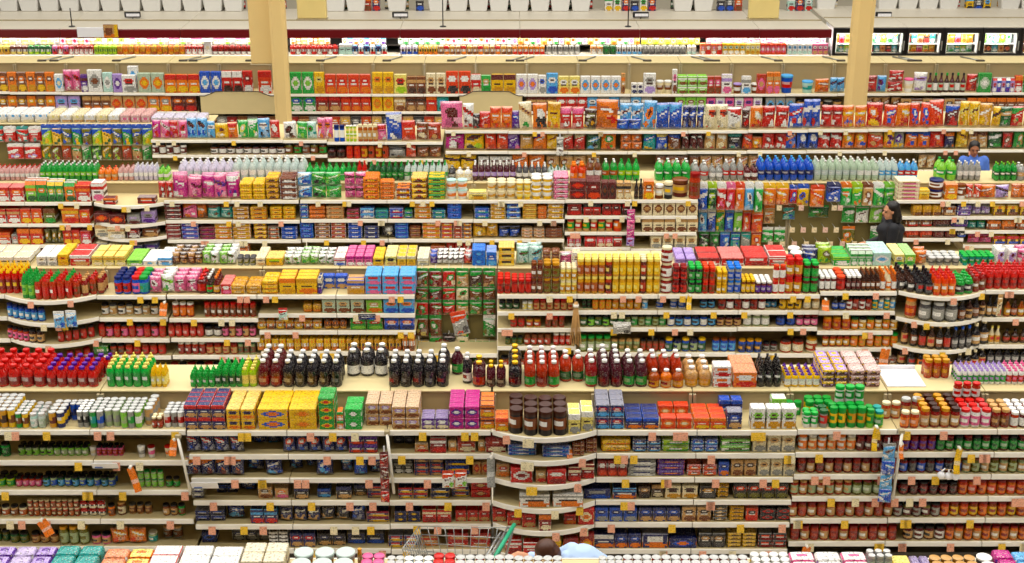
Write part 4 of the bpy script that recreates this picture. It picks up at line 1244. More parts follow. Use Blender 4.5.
stock(4, 2, """
152 187 mj 5 11 s2 w/mr/k;br/w/k | small white-labelled dip jar
210 285 mj 9 8 s3 br/w/k;mr/w/k | small dark dip jar
285 327 mj 5 11 s2 ol/br/k;br/g/k;gy/br/k
327 346 mj 2 10 s3 mr/db/k
346 361 pj 2 15 s1 ro/r/mr | bright red salsa jar
361 389 pj 4 15 s1 ig/go/db;am/ig/db | amber salsa jar
389 406 ca 1 11 s1 gy/k/br
406 416 ca 1 15 s1 ro/r/dr
417 441 ca 2 11 s2 br/am/tn
445 464 ch 1 20 s1 mg/mr/w
464 484 ch 1 20 s1 y/k/lm | bright yellow chip bag with dark print
485 508 ch 2 19 s1 ro/r/o
508 520 ch 1 17 s1 p/lv/pk
520 533 ch 1 19 s1 tn/ol/go
533 547 ch 1 18 s1 o/p/cr
547 558 ch 1 17 s1 y/go/o
563 585 ch 2 17 s1 r/cr/dr
586 601 ch 1 16 s1 dg/lb/k
601 616 ch 1 20 s1 o/g/r
620 642 ch 2 8 t2s1 o/am/br
643 656 ch 1 18 s1 tl/b/y
656 668 ch 1 18 s1 b/ly/lb
668 681 ch 1 17 s1 br/b/go
682 704 ch 3 19 s1 mr/k/g
704 728 ch 2 19 s1 tn/cr/r
728 742 ch 1 18 s1 k/tl/nb
742 752 ch 1 16 s1 ro/mr/o
752 763 ch 1 12 s2 o/y/br
762 787 ch 2 17 s1 r/dr/w
785 797 ch 1 19 s1 b/o/nb
797 818 ch 2 19 s1 b/w/nb
818 842 ch 2 17 s1 r/w/dr
842 867 ch 2 18 s1 o/y/b
868 884 ch 1 18 s1 ro/tn/r
884 905 ch 2 18 s1 y/p/o;gy/p/y
905 930 ch 2 18 s1 o/b/ro
930 945 ch 1 18 s1 r/ro/o
945 955 ch 1 17 s1 nb/o/k
956 968 ch 1 19 s1 y/go/ly
968 988 ch 2 17 s1 tn/br/cr
989 1003 ch 1 17 s1 dg/w/g
1003 1013 ch 1 16 s1 r/br/mr
1013 1045 ch 3 17 s1 g/tn/dg
""")
stock(4, 3, """
445 476 ch 2 15 s1 y/k/lm
478 512 ch 3 13 s2 w/gy/dgy
512 545 ch 2 15 s1 o/am/ro
546 600 ch 4 14 s1 tn/br/go
655 700 ch 4 14 s1 br/tn/k
700 760 ch 5 14 s1 tn/ig/br
918 936 ch 2 14 s1 tn/cr/br
""")
stock(5, 1, """
-20 55 cb 8 20 s2 br/o/y;o/br/go | brown and orange cereal box
55 64 cb 1 18 s2 w/lb/cr
64 81 sn 2 22 s2 pk/r/w
81 88 cb 1 18 s3 p/mr/w
88 103 cb 1 23 s2 w/gy/br
103 113 cb 1 20 s2 lt/w/gy
113 123 cb 1 19 s2 lv/p/w
122 137 cb 1 18 s2 w/r/gy
127 138 cb 1 26 s12 w/lb/w
138 165 cb 2 20 s2 gl/o/y
165 200 cb 3 19 s2 o/r/y
200 222 cb 2 22 s2 b/w/lb | blue cereal box
222 243 cb 2 23 s2 r/w/db | red cereal box with bowl
243 253 cb 1 23 s2 r/dr/w
258 272 cb 1 23 s2 ro/r/w
290 314 cb 2 22 s2 gg/w/lg | bright-green cereal box
314 325 cb 1 22 s2 y/ly/go
325 371 cb 4 20 s2 ro/r/o | orange-red cereal box with big emblem
372 394 cb 2 22 s2 y/o/go | yellow cereal box
394 407 cb 1 20 s2 ly/r/lm
407 426 cb 2 18 s2 br/tn/db
426 446 cb 2 21 s2 cr/tn/br
446 471 cb 2 23 s2 ro/w/k
471 481 cb 1 20 s2 r/w/cr
481 491 cb 1 19 s2 gg/tn/g
491 516 cb 2 20 s2 y/mr/go
516 538 cb 2 20 s2 w/lv/o
538 546 cb 1 19 s2 w/b/gy
546 558 cb 1 21 s2 lb/w/b
558 580 cb 2 18 s2 ly/w/o
580 621 cb 4 18 s2 w/lb/o | white and blue cereal box
621 625 cb 1 21 s2 tn/o/br
631 643 cb 2 11 s2 w/nb/nb
643 656 cb 1 21 s2 w/gy/lv
656 672 tu 2 13 s2 cr/br/w
672 677 cb 1 25 s2 w/pk/br
677 707 dp 3 9 t2s2 lg/w/br | pale green drink pack
707 721 cb 2 18 s2 ig/pk/br
721 732 cb 1 20 s2 w/lv/pk
733 742 tu 1 10 s2 br/w/lv
741 751 cb 1 18 s2 w/gy/lb
751 760 tu 1 10 s2 br/w/w
756 766 cb 1 20 s2 ig/pk/tn
766 780 cb 2 22 s2 o/tn/pk
781 794 tu 1 18 s2 b/r/lb | blue and red tub
802 814 tu 1 12 s2 lt/tl/lb
815 829 sn 1 14 s2 o/am/r
830 845 sn 2 15 s2 lb/nb/w
864 877 sn 1 17 s2 r/dr/w
877 886 sn 1 17 s2 lb/p/w
888 903 sn 1 11 t2s2 r/dr/w | red snack bag in a two-high stack
904 914 tu 1 14 s2 w/cr/pk
914 927 sn 1 20 s2 w/lv/lv
927 966 ob 7 20 s2 wr/gl/k;db/w/g | dark juice flask in a row
966 977 sn 1 18 s2 r/dr/ro
977 991 cb 1 20 s2 g/gl/w
992 1014 ct 5 15 s2 lv/r/w;b/w/p | small lavender carton
1014 1022 cb 1 17 s2 r/o/w
1022 1050 cb 2 17 s2 g/lg/w
""")
stock(5, 2, """
-20 56 cb 8 16 s2 br/y/o;o/y/br | brown and yellow cereal box
56 81 cb 2 16 s2 lv/lb/w
83 111 cb 3 16 s2 br/tn/o
111 148 cb 3 16 s2 tn/ro/o
148 172 cb 2 16 s2 o/gy/y
172 197 cb 2 16 s2 mr/o/r
290 316 cb 2 17 s2 g/b/w
316 341 cb 2 16 s2 dr/r/tn
341 371 cb 3 16 s2 r/ro/o
372 394 cb 2 16 s2 y/o/go
394 406 cb 1 15 s2 tn/cr/br
406 426 cb 2 16 s3 br/db/tn
426 437 cb 1 17 s2 r/o/ro
437 449 cb 1 15 s2 tl/lb/k
526 556 cb 3 15 s2 mr/tn/br
556 587 cb 3 15 s2 r/w/dr
587 652 cb 6 15 s2 lb/w/o;gy/w/b | grey-blue cereal box
675 706 dp 3 15 s2 lg/br/w
706 762 cb 6 14 s2 pk/p/w;w/lv/pk
765 795 cb 3 14 s2 gy/lb/k
796 842 tu 5 11 s2 tn/br/k;k/db/gy
864 900 sn 4 14 s2 br/tn/o
900 965 cb 6 13 s2 tn/k/g;br/w/r
966 1045 cb 8 14 s2 br/o/tn
""")
stock(5, 3, """
207 330 cb 12 13 s2 br/tn/o;gy/w/b;dr/r/w
330 445 cb 11 13 s2 ig/o/w;tn/y/br;k/gy/w
445 620 cb 17 13 s2 mr/br/tn;o/y/w;gy/lb/w
620 860 tu 24 9 s2 gy/b/w;br/w/r;tl/w/k
860 1045 sn 18 12 s2 br/o/tn;dg/tn/w;mr/r/k
""")
PEG_ROWS = {2: [272, 289, 301, 317, 338, 355], 3: [185, 208, 230], 4: [126, 140]}
hang(2, """
415 496 6 268 hs 19 7 br/g/tn;dr/g/tn;r/g/cr;tn/g/cr;db/g/ol;br/g/tn
415 496 6 286 hs 14 7 br/g/tn;mr/g/r;r/g/o;cr/g/tn;br/g/ol;br/g/tn
415 496 6 300 hs 15 7 r/g/tn;dr/g/r;r/g/br;tn/g/cr;ol/g/tn;br/g/cr
415 496 6 315 hs 22 7 br/g/ly;br/g/ol;0;br/g/ly;0;g/w/ol
415 496 6 333 hs 22 7 0;dr/g/ig;mr/k/r;cr/g/r;0;0
415 496 6 341 hs 24 7 g/y/dg;0;0;0;k/g/br;tn/g/w
""")
hang(3, """
699 755 6 184 hp 25 26 b/w/nb;dg/lm/k;r/w/pk;r/pk/w;o/ro/w;lb/w/gy 3
756 764 1 184 hp 27 30 gg/w/g 3
764 790 2 185 hp 19 22 o/y/r 3
790 798 1 186 hp 17 20 r/b/w 2
798 810 1 185 hp 20 20 y/b/o 2
811 826 1 186 hp 20 20 o/ro/tn 2
828 842 1 184 hp 17 26 b/nb/w 3
842 896 5 184 hp 21 24 gg/o/w;gg/lm/o;tn/br/w;gg/w/lg;g/lg/dg 3
699 752 6 208 hp 23 14 lb/w/b;b/w/nb;g/y/dg;b/lb/k;lg/w/g;r/o/w 2
752 764 1 210 hp 22 14 ro/o/y 2
764 776 1 205 hp 18 8 tn/o/br
783 796 1 205 hp 14 8 tl/br/b
808 830 1 205 hp 12 8 dg/g/ol
842 898 4 204 hp 18 12 g/w/gg;w/gg/tn;lg/w/g;tn/w/br
699 762 6 231 hp 17 10 k/g/w;dg/gg/k;b/lb/w;tl/b/w;gy/tl/r;o/r/w
762 786 2 227 hp 15 8 gg/w/g
842 898 4 226 hp 17 8 ol/o/y;0;g/w/ro;g/ol/w
""")
EMPTY_HOOKS = [(3, x, y) for y, xs in ((207, (779, 801, 834, 840)), (229, range(792, 842, 11)), (243, range(770, 896, 12))) for x in xs]
hang(4, """
-10 40 4 127 hp 14 14 r/tl/w;r/w/tl 2
6 40 2 144 hp 14 20 r/w/lv 2
40 151 11 125 hp 19 20 lm/b/y;y/b/dg;ol/b/y;g/b/y;ol/b/br 2
40 151 11 141 hp 18 14 ol/y/g;br/lm/db;ig/o/br;tn/g/r;g/w/dg;dg/lg/w
""")
# ================================================================== shelving
for k_ in BAYS:
    for i_, b_ in enumerate(BAYS[k_]): build_bay(k_, b_, i_)
HD = MB(); HD.tube((0, 0, 0), (0, .26, 0), .004, .004, 6); HD.tube((0, 0, 0), (0, -.012, .012), .004, .004, 6); HOOKM = HD.mesh('peg_hook', MS['hook'], True)
def pegs():
    for k, L in HOOKS.items():
        bays = [o for o in bpy.data.objects if o.name.startswith('peg_board_bay') and abs(o.location.y - DR[k]) < .1]
        for x, y, z in L:
            b = min(bays, key=lambda o: abs(o.location.x - x)); h = new_obj('peg_hook', HOOKM, b); h.location = (x - b.location.x, y - b.location.y, z)
pegs()
def empty_hooks():
    for i, (k, x, y) in enumerate(EMPTY_HOOKS):
        D = DR[k] + SD - .28; z = z_at(y, D); X = x_at(x, D, z)
        b = min((o for o in bpy.data.objects if o.name.startswith('peg_board_bay') and abs(o.location.y - DR[k]) < .1), key=lambda o: abs(o.location.x - X))
        h = new_obj('peg_hook', HOOKM, b); h.location = (X - b.location.x, D - b.location.y, z)
        m = MB(); m.box(-.035, .035, -.022, -.018, -.045, .03, mixc('o' if i % 2 else 'y', 'w', .6), .001); new_obj('price_tag', m.mesh('price_tag', M_TAG), h)
empty_hooks()
# curved header boards that hide the lower cereal shelf, and loose board on the fourth run
def header(x0, x1, y0, y1, lab):
    D = DR[5] - .04; z0, z1 = z_at(y1, D), z_at(y0, D); X0, X1 = x_at(x0, D, z0), x_at(x1, D, z0); w = (X1 - X0) / 2; m = MB(); n = 14
    us = [-1 + 2 * i / n for i in range(n + 1)]
    top = lambda u: (z1 - z0) * (.80 + .20 * (1 if abs(u) < .5 else max(0, cos((abs(u) - .5) / .3 * pi / 2)) if abs(u) < .8 else 0))
    ids = [[m.add([(u * w, yy, zz * (1 if zz == 0 else 1)) for u in us for zz in (0, )]) for yy in (0, .03)], [m.add([(u * w, yy, top(u)) for u in us]) for yy in (0, .03)]]
    (a0, a1), (b0, b1) = ids
    for i in range(n):
        m.quad((a0 + i, a0 + i + 1, b0 + i + 1, b0 + i), 'w'); m.quad((a1 + i + 1, a1 + i, b1 + i, b1 + i + 1), 'w'); m.quad((b0 + i, b0 + i + 1, b1 + i + 1, b1 + i), 'w'); m.quad((a0 + i + 1, a0 + i, a1 + i, a1 + i + 1), 'w')
    m.quad((a0, b0, b1, a1), 'w'); m.quad((a0 + n, a1 + n, b1 + n, b0 + n), 'w')
    root = empty('header_board', ((X0 + X1) / 2, D - .03, 0)); o = new_obj('board', m.mesh('board', MS['deck']), root); o.location.z = z0
    g = MB()
    for u0, u1 in zip(us, us[1:]): g.tube((u0 * w, .0, top(u0)), (u1 * w, .0, top(u1)), .009, .009, 6)
    t_ = new_obj('edge_trim', g.mesh('edge_trim', MS['plinth'], True), o)
    for s_ in (-1, 1):
        g = MB(); g.box(s_ * w - .02, s_ * w + .02, 0, .03, 0, z0 + (z1 - z0) * .78, 'w', .004); new_obj('post', g.mesh('post', MS['black']), root)
    tag(root, lab, 'board')
header(201, 277, 91, 113.5, 'beige arched header board beside the left column, under the red cereal')
header(459, 523, 91, 113.5, 'beige arched header board above the orange chip bags, middle of the store')
# ------------------------------------------------------------------ floor, walls, columns
m = MB(); m.box(-22, 22, 4, 34, -.05, 0, 'w'); tag(new_obj('floor', m.mesh('floor', MS['floor'])), kind='structure')
m = MB(); m.box(-22, 22, 33.5, 33.7, 0, 9, 'w'); tag(new_obj('wall_back', m.mesh('wall_back', MS['wall'])), kind='structure')
def column(name, xp, ypix, D, wpx, dep_):
    z = z_at(ypix, D); X = x_at(xp, D, z); w = wpx * zc_at(D, z) / F / 2; c = w * .42; m = MB()
    P = [(-w + c, -dep_), (w - c, -dep_), (w, -dep_ + c), (w, dep_ - c), (w - c, dep_), (-w + c, dep_), (-w, dep_ - c), (-w, -dep_ + c)]
    a = m.add([(x, y, 0) for x, y in P]); b = m.add([(x, y, 9) for x, y in P])
    for i in range(8): j = (i + 1) % 8; m.quad((a + i, a + j, b + j, b + i), 'w')
    m.quad(tuple(range(b, b + 8)), 'w'); m.quad(tuple(range(a + 7, a - 1, -1)), 'w')
    r_ = empty(name, (X, D + dep_, 0)); r_['kind'] = 'structure'; new_obj('shaft', m.mesh('shaft', MS['col']), r_)
    g = MB(); w2 = w + .03; g.box(-w2, w2, -dep_ - .03, dep_ + .03, .0, .25, 'w', .02); new_obj('base', g.mesh('base', MS['plinth']), r_)
column('column_left', 279, 60, DR[5] - 1.0, 15.5, .13); column('column_right', 861.5, 60, DR[5] - 1.0, 20.5, .17)
# ------------------------------------------------------------------ refrigerated case, freezers, tubs along the top
D6 = DR[6]; zA, zB = z_at(54.5, D6), z_at(38, D6); zTop = z_at(29.5, D6); zS = z_at(46.3, D6 + .1)
DB = 30.75
def inner_light(nm, x, y, z, sx, e_):
    l = bpy.data.lights.new(nm, 'AREA'); l.shape = 'RECTANGLE'; l.size = sx; l.size_y = .05; l.energy = e_; l.color = (1, .97, .88); o = bpy.data.objects.new(nm, l); COL.objects.link(o); o.location = (x, y, z); o.rotation_euler = (radians(45), 0, 0)
def span(x0, x1, D, z): return x_at(x0, D, z), x_at(x1, D, z)
def case(x0, x1, i, lab):
    X0, X1 = span(x0, x1, D6, zTop); w = (X1 - X0) / 2 - .003; root = empty('refrigerated_case', ((X0 + X1) / 2, D6, 0))
    def P(nm, mat, *bx):
        m = MB(); m.box(*bx, 'w', .008); return new_obj(nm, m.mesh(nm, mat), root)
    P('base_cabinet', MS['case'], -w, w, 0, .9, 0, zA - .02); P('cabinet_back', MS['black'], -w, w, .85, .9, zA - .02, zTop - .03); P('shelf', MS['black'], -w, w, .25, .85, zS - .025, zS)
    P('bumper', MS['bur'], -w, w, -.03, 0, zA - .1, zA - .03)
    P('fascia', MS['bur'], -w, w, -.02, .06, zB, zTop); P('top_panel', MS['case'], -w, w, .06, DB - D6 + .25, zTop - .03, zTop + .002)
    P('top_seam', MS['post'], -w, w, .98, 1.02, zTop + .002, zTop + .03)
    m = MB(); m.tube((-w + .05, .12, zB + .05), (w - .05, .12, zB + .05), .02, .02, 8); o = new_obj('lamp_tube', m.mesh('lamp_tube', M_LAMP, True), root)
    tag(root, lab, 'refrigerated case', 'burgundy refrigerated cases along the back')
M_LAMP = bpy.data.materials.new('lamp_tube'); nt_, b_ = nodes(M_LAMP); b_.inputs['Emission Color'].default_value = (1, .93, .85, 1); b_.inputs['Emission Strength'].default_value = 26
cx = [-50, 60, 180, 262, 400, 520, 640, 760, 832]
for i in range(8): case(cx[i], cx[i + 1], i, f'burgundy-topped open refrigerated case, {nth(i + 1)} from left along the back')
for i in range(8):
    xa_, xb_ = span(max(-20, cx[i]), cx[i + 1], D6, zTop); inner_light('case_light', (xa_ + xb_) / 2, D6 + .1, zB + .02, xb_ - xa_ - .1, 5 * (xb_ - xa_))
def chill(lev, text):
    for line in text.strip().split('\n'):
        line, _, desc = line.partition('|'); q = line.split()
        x0, x1, code, n, hp = float(q[0]), float(q[1]), q[2], int(q[3]), float(q[4]); cols = colours(q[5]); zb = zA - .02 if lev == 2 else zS; D = D6 + (.08 if lev == 2 else .28)
        w = (x1 - x0) / n * zc_at(D, zb) / F; h = hm(hp, 50, D)
        for i in range(n):
            c = cols[i % len(cols)]; me = shape(code, w * .93, h, .12, c, hash_(line) + i % len(cols)); full, short = words_for(code, c)
            PENDING.append((code, me, (x_at(x0 + (i + .5) * (x1 - x0) / n, D, zb), D + .07, zb), (0, 0, R.uniform(-.02, .02)), desc.strip() or short, (6, lev), f"{'lower' if lev == 2 else 'upper'} shelf of the refrigerated case", '', 'packs in the refrigerated case'))
KIND.update(f1=('dairy_pack', 'pack', 'box', .12), f2=('deli_pack', 'packet', 'flat', .12), f3=('frozen_box', 'box', 'box', .12))
chill(1, """
-10 60 f1 11 6.5 cr/w/ly;w/cr/gy;ly/w/cr
60 96 f1 6 6.5 w/pk/r;tn/w/cr
96 130 f1 6 6.5 ly/lg/w;w/cr/cr
130 252 f1 22 6.5 w/pk/cr;w/cr/lg;w/w/gy;cr/pk/w
290 330 f1 7 6.5 w/cr/o;o/w/cr;ly/w/cr
342 386 f1 8 6.5 w/o/cr;w/lb/p;w/pk/o
398 440 f1 8 6.5 w/g/lt;cl/w/g
440 512 f1 13 6.5 w/g/lt;cr/o/w;w/pk/r
512 640 f1 22 6.5 w/pk/lv;ly/w/o;cr/o/w;w/lt/g
641 700 f1 10 6.5 ly/w/lm;ly/cr/go
706 826 f1 20 6.5 w/pk/pk;w/w/pk
""")
chill(2, """
-10 10 f2 3 7.5 y/ly/go
10 28 f2 3 7.5 mr/br/ly
28 51 f2 4 7.5 g/dg/lm
52 74 f2 4 7.5 pk/lv/r;r/pk/w
74 93 f2 4 7.5 r/dr/w
94 117 f2 5 7.5 lm/ly/g
117 185 f2 12 7.5 go/tn/am;o/tn/go
185 203 f2 3 7.5 r/mr/w
204 212 f1 1 12 w/w/cr
212 252 f2 7 7.5 dr/r/w
290 338 f2 9 7.5 r/mr/w;dr/r/w
339 352 f1 2 9 lt/w/lt
352 387 f2 6 7.5 lb/nb/w;w/lb/r
400 418 f2 3 7.5 w/lv/b
418 438 f2 4 7.5 y/cr/o
438 512 f2 13 7.5 tn/am/br;tn/r/o;go/tn/br
512 545 f2 6 7.5 o/go/r
546 580 f2 6 7.5 gy/dgy/w
590 603 f2 2 7.5 tn/o/w
603 616 f2 2 7.5 dg/k/g
616 642 f2 5 7.5 w/gy/lb
642 686 f2 7 7.5 gy/w/dgy
687 696 f2 2 7.5 w/cr/lt
700 722 f1 4 9.5 o/pk/w;ro/w/r
722 745 f1 4 9.5 y/lt/w
745 760 f1 3 9.5 ly/w/go
760 786 f1 5 9.5 ro/pk/w
787 812 f1 5 9.5 w/lb/lt
812 828 f1 3 9.5 pk/w/tn
""")
# freezers with glass doors
M_FLAMP = bpy.data.materials.new('freezer_tube'); nt_, b_ = nodes(M_FLAMP); b_.inputs['Emission Color'].default_value = (1, .97, .80, 1); b_.inputs['Emission Strength'].default_value = 1.6
M_PANE = bpy.data.materials.new('door_glass'); nt_, b_ = nodes(M_PANE); tr = nt_.nodes.new('ShaderNodeBsdfTransparent'); gl = nt_.nodes.new('ShaderNodeBsdfGlossy'); gl.inputs['Roughness'].default_value = .03
ms_ = nt_.nodes.new('ShaderNodeMixShader'); lw = nt_.nodes.new('ShaderNodeFresnel'); lw.inputs['IOR'].default_value = 1.2
nt_.links.new(lw.outputs[0], ms_.inputs[0]); nt_.links.new(tr.outputs[0], ms_.inputs[1]); nt_.links.new(gl.outputs[0], ms_.inputs[2]); nt_.links.new(ms_.outputs[0], nt_.nodes['Material Output'].inputs[0]); nt_.nodes.remove(b_)
fz0 = z_at(54, D6) - .02; fz1 = z_at(28, D6); fx = [834, 870, 907, 945, 983, 1022, 1060]
for i in range(6):
    X0, X1 = span(fx[i], fx[i + 1], D6, fz1); w = (X1 - X0) / 2 - .002; root = empty('glass_door_freezer', ((X0 + X1) / 2, D6, 0))
    def P(nm, mat, bxs, par=root):
        m = MB()
        for bx in bxs: m.box(*bx, 'w', .006)
        return new_obj(nm, m.mesh(nm, mat), par)
    P('cabinet', MS['case'], [(-w, w, .75, .8, 0, fz1)]); P('base', MS['case'], [(-w, w, 0, .75, 0, fz0)]); P('top_panel', MS['case'], [(-w, w, 0, DB - D6 + .25, fz1, fz1 + .03)])
    P('top_seam', MS['post'], [(-w, w, .98, 1.02, fz1 + .032, fz1 + .05)])
    P('side_wall', MS['white'], [(-w, -w + .02, .05, .75, fz0, fz1)]); P('side_wall', MS['white'], [(w - .02, w, .05, .75, fz0, fz1)])
    fr = P('door', MS['black'], [(-w, -w + .06, -.03, .04, fz0, fz1), (w - .06, w, -.03, .04, fz0, fz1), (-w, w, -.031, .041, fz1 - .10, fz1), (-w, w, -.031, .041, fz0, fz0 + .035)])
    P('pane', M_PANE, [(-w + .06, w - .06, .0, .008, fz0 + .035, fz1 - .10)], fr); P('handle', MS['steel'], [(w - .05, w - .03, -.06, -.03, fz0 + .1, fz0 + .3)], fr)
    zm = fz0 + (fz1 - fz0) * .34; P('shelf', MS['white'], [(-w + .021, w - .021, .2, .74, zm - .015, zm)])
    for s_ in (-1, 1): m = MB(); m.tube((s_ * (w - .08), .07, fz0 + .05), (s_ * (w - .08), .07, fz1 - .12), .014, .014, 8); new_obj('lamp_tube', m.mesh('lamp_tube', M_FLAMP, True), root)
    m = MB(); m.tube((-w + .1, .12, fz1 - .13), (w - .1, .12, fz1 - .13), .016, .016, 8); new_obj('lamp_tube', m.mesh('lamp_tube', M_FLAMP, True), root)
    inner_light('freezer_light', (X0 + X1) / 2, D6 + .16, fz1 - .16, 2 * w - .25, 5)
    tag(root, f'black-framed glass door freezer, {nth(i + 1)} from left, along the back wall', 'freezer', 'glass door freezers along the back')
    pal = [('lt', 'w', 'g'), ('ly', 'lm', 'o'), ('tn', 'o', 'br'), ('tl', 'y', 'w'), ('go', 'y', 'o'), ('db', 'o', 'r'), ('lg', 'y', 'w'), ('pk', 'w', 'r'), ('tl', 'lb', 'w')]
    for lev, zb, hh in ((0, fz0 + .004, (zm - fz0) * .78), (1, zm + .002, (fz1 - zm) * .68)):
        for j in range(5):
            c = pal[(i * 5 + j * 3 + lev * 4) % 9]; ww = (2 * w - .14) / 5; me = shape('f3', ww * .92, hh, .15, c, i * 17 + j)
            PENDING.append(('f3', me, ((X0 + X1) / 2 - w + .07 + (j + .5) * ww, D6 + .38, zb), (0, 0, 0), words_for('f3', c)[1], (7, lev), f"{'upper' if lev else 'lower'} freezer shelf", '', 'boxes in the glass door freezers'))
# white tubs standing on the case tops, with dark bottles and boxes between some of them
tz = z_at(10, DB); KIND['bk'] = ('white_bin', 'bin', 'bin', .3)
zt_ = zTop + .004
gaps = [(298, 327), (363, 381), (412, 428), (604, 656), (716, 742), (786, 812), (964, 990)]
i = 0; bx = -30
while bx < 1060:
    if not any(a - 6 < bx < b + 6 for a, b in gaps) and not 250 < bx < 292 and not 843 < bx < 878:
        me = shape('bk', 20.0 * zc_at(DB, zt_) / F, .36, .3, ('w', 'w', 'w'), 5)
        PENDING.append(('bk', me, (x_at(bx, DB, zt_), DB, zt_), (0, 0, 0), 'white tapered plastic bin', (8, 0), 'on top of the back cases', '', 'white bins on the case tops'))
    bx += 20.35
KIND['bb'] = ('wine_bottle', 'bottle', 'wine', 0); KIND['gi'] = ('gift_box', 'box', 'box', .12)
bx = -20
while bx < 1050:
    if not any(a - 4 < bx < b + 4 for a, b in gaps):
        c = R.choice([('k', 'dg', 'mr'), ('db', 'r', 'k'), ('k', 'cr', 'k'), ('dg', 'tn', 'k')]); me = shape('bb', .085, .33, 0, c, 3)
        PENDING.append(('bb', me, (x_at(bx, DB + .28, zt_), DB + .22, zt_), (0, 0, 0), words_for('bb', c)[1], (8, 1), 'behind the white bins', '', 'bottles behind the white bins'))
    bx += 20.35
for a, b in gaps[1:]:
    n = int((b - a) / 8.5)
    for j in range(n):
        c = R.choice([('nb', 'o', 'r'), ('y', 'lb', 'k'), ('lt', 'w', 'r'), ('ig', 'o', 'br'), ('w', 'g', 'y'), ('k', 'gy', 'b')]); me = shape('gi', .17, .3, .12, c, j)
        PENDING.append(('gi', me, (x_at(a + (j + .5) * (b - a) / n, DB, zt_), DB, zt_), (0, 0, 0), words_for('gi', c)[1], (8, 2), 'between the white bins', '', 'boxes between the white bins'))
# ------------------------------------------------------------------ hanging aisle signs, small black sign boxes
def aisle_sign(x0, x1, y1, lab, D=DR[5] + 1.2, hh=.75):
    z = z_at(y1, D); X0, X1 = span(x0, x1, D, z); w = (X1 - X0) / 2; root = empty('aisle_sign', ((X0 + X1) / 2, D, z))
    m = MB(); m.box(-w, w, -.08, .08, 0, hh, 'w', .015); new_obj('sign_board', m.mesh('sign_board', MS['sign' if hh < 1 else 'col']), root)
    m = MB(); m.box(-w - .02, w + .02, -.1, .1, -.02, .0, 'w', .006); new_obj('bottom_trim', m.mesh('bottom_trim', MS['post']), root)
    for s_ in (-1, 1):
        m = MB(); m.tube((s_ * w * .8, 0, hh), (s_ * w * .8, 0, 8.6 - z), .008, .008, 6); new_obj('hanging_rod', m.mesh('hanging_rod', MS['post'], True), root)
    tag(root, lab, 'sign')
aisle_sign(298, 327, 18, 'plain cream hanging aisle sign just beside the left column'); aisle_sign(748, 778, 18, 'plain cream hanging aisle sign nearer the right column')
aisle_sign(252, 276, 63, 'tall plain tan hanging panel right against the left column', DR[5] - .55, 2.2)
def box_sign(x, y, lab):
    D = D6 + 1.2; z = zTop + .004; X = x_at(x, D, z + .2); w = .17; zz = z_at(y, D) - zTop; root = empty('small_black_sign', (X, D, z))
    m = MB(); m.box(-w, w, -.03, .03, max(.03, zz - .06), max(.15, zz + .06), 'w', .01); new_obj('sign_box', m.mesh('sign_box', MS['black']), root)
    m = MB(); m.tube((0, 0, 0), (0, 0, max(.03, zz - .06)), .01, .01, 6); new_obj('stand', m.mesh('stand', MS['black'], True), root)
    for i in range(4):
        m = MB(); m.box(-w * .75 + i * w * .42, -w * .75 + i * w * .42 + .07, -.036, -.031, max(.06, zz - .03), max(.12, zz + .03), 'w', .001); new_obj('white_mark', m.mesh('white_mark', MS['white']), root)
    tag(root, lab, 'sign', 'small black signs on the case tops')
for x, l in ((132, 'leftmost'), (400, 'second'), (641, 'third'), (884, 'rightmost')): box_sign(x, 17, f'small black sign box with white marks on the case top, {l} of four')
# loose shelf brackets lying along the top deck of the sixth run
D5 = DR[5] + SD; z5 = z_at(62, D5)
def bracket(x, flip, i):
    root = empty('shelf_bracket', (x_at(x, D5 + .3, z5), D5 + .06, z5 + .002)); s_ = -1 if flip else 1
    m = MB(); m.tube((0, 0, .015), (s_ * .26, .36, .015), .013, .013, 8); new_obj('arm', m.mesh('arm', MS['steel'], True), root)
    m = MB(); m.box(-.08, .08, -.03, .03, 0, .03, 'w', .006); new_obj('foot', m.mesh('foot', MS['dark'] if 'dark' in MS else MS['plinth']), root)
    tag(root, f'slanted metal shelf bracket on the top deck under the cases, {nth(i + 1)} from left', 'bracket', 'metal brackets on the rear deck')
for i, (x, f) in enumerate(((46, 0), (58, 0), (120, 0), (186, 0), (196, 0), (252, 0), (322, 0), (388, 0), (452, 0), (510, 0), (520, 0), (582, 0), (646, 1), (706, 1), (714, 1), (776, 1), (838, 1), (908, 1), (914, 1), (976, 1))): bracket(x, f, i)
def thin_pole(x, y0, y1, lab):
    D = D6 + .3; z0 = zTop + .003; root = empty('thin_black_pole', (x_at(x, D, z0), D, z0)); m = MB(); hgt = z_at(y0, D) - z0
    m.tube((0, 0, 0), (0, 0, max(.3, hgt)), .012, .012, 8); new_obj('rod', m.mesh('rod', MS['black'], True), root); m = MB(); m.tube((0, 0, 0), (0, 0, .015), .07, .06, 14); new_obj('foot', m.mesh('foot', MS['black']), root)
    tag(root, lab, 'pole')
thin_pole(72, 8, 28, 'thin black pole on the case top near the bread banner'); thin_pole(443, 0, 30, 'thin black pole on the case top, middle of the store'); thin_pole(628, 0, 30, 'thin black pole on the case top beside a black sign')
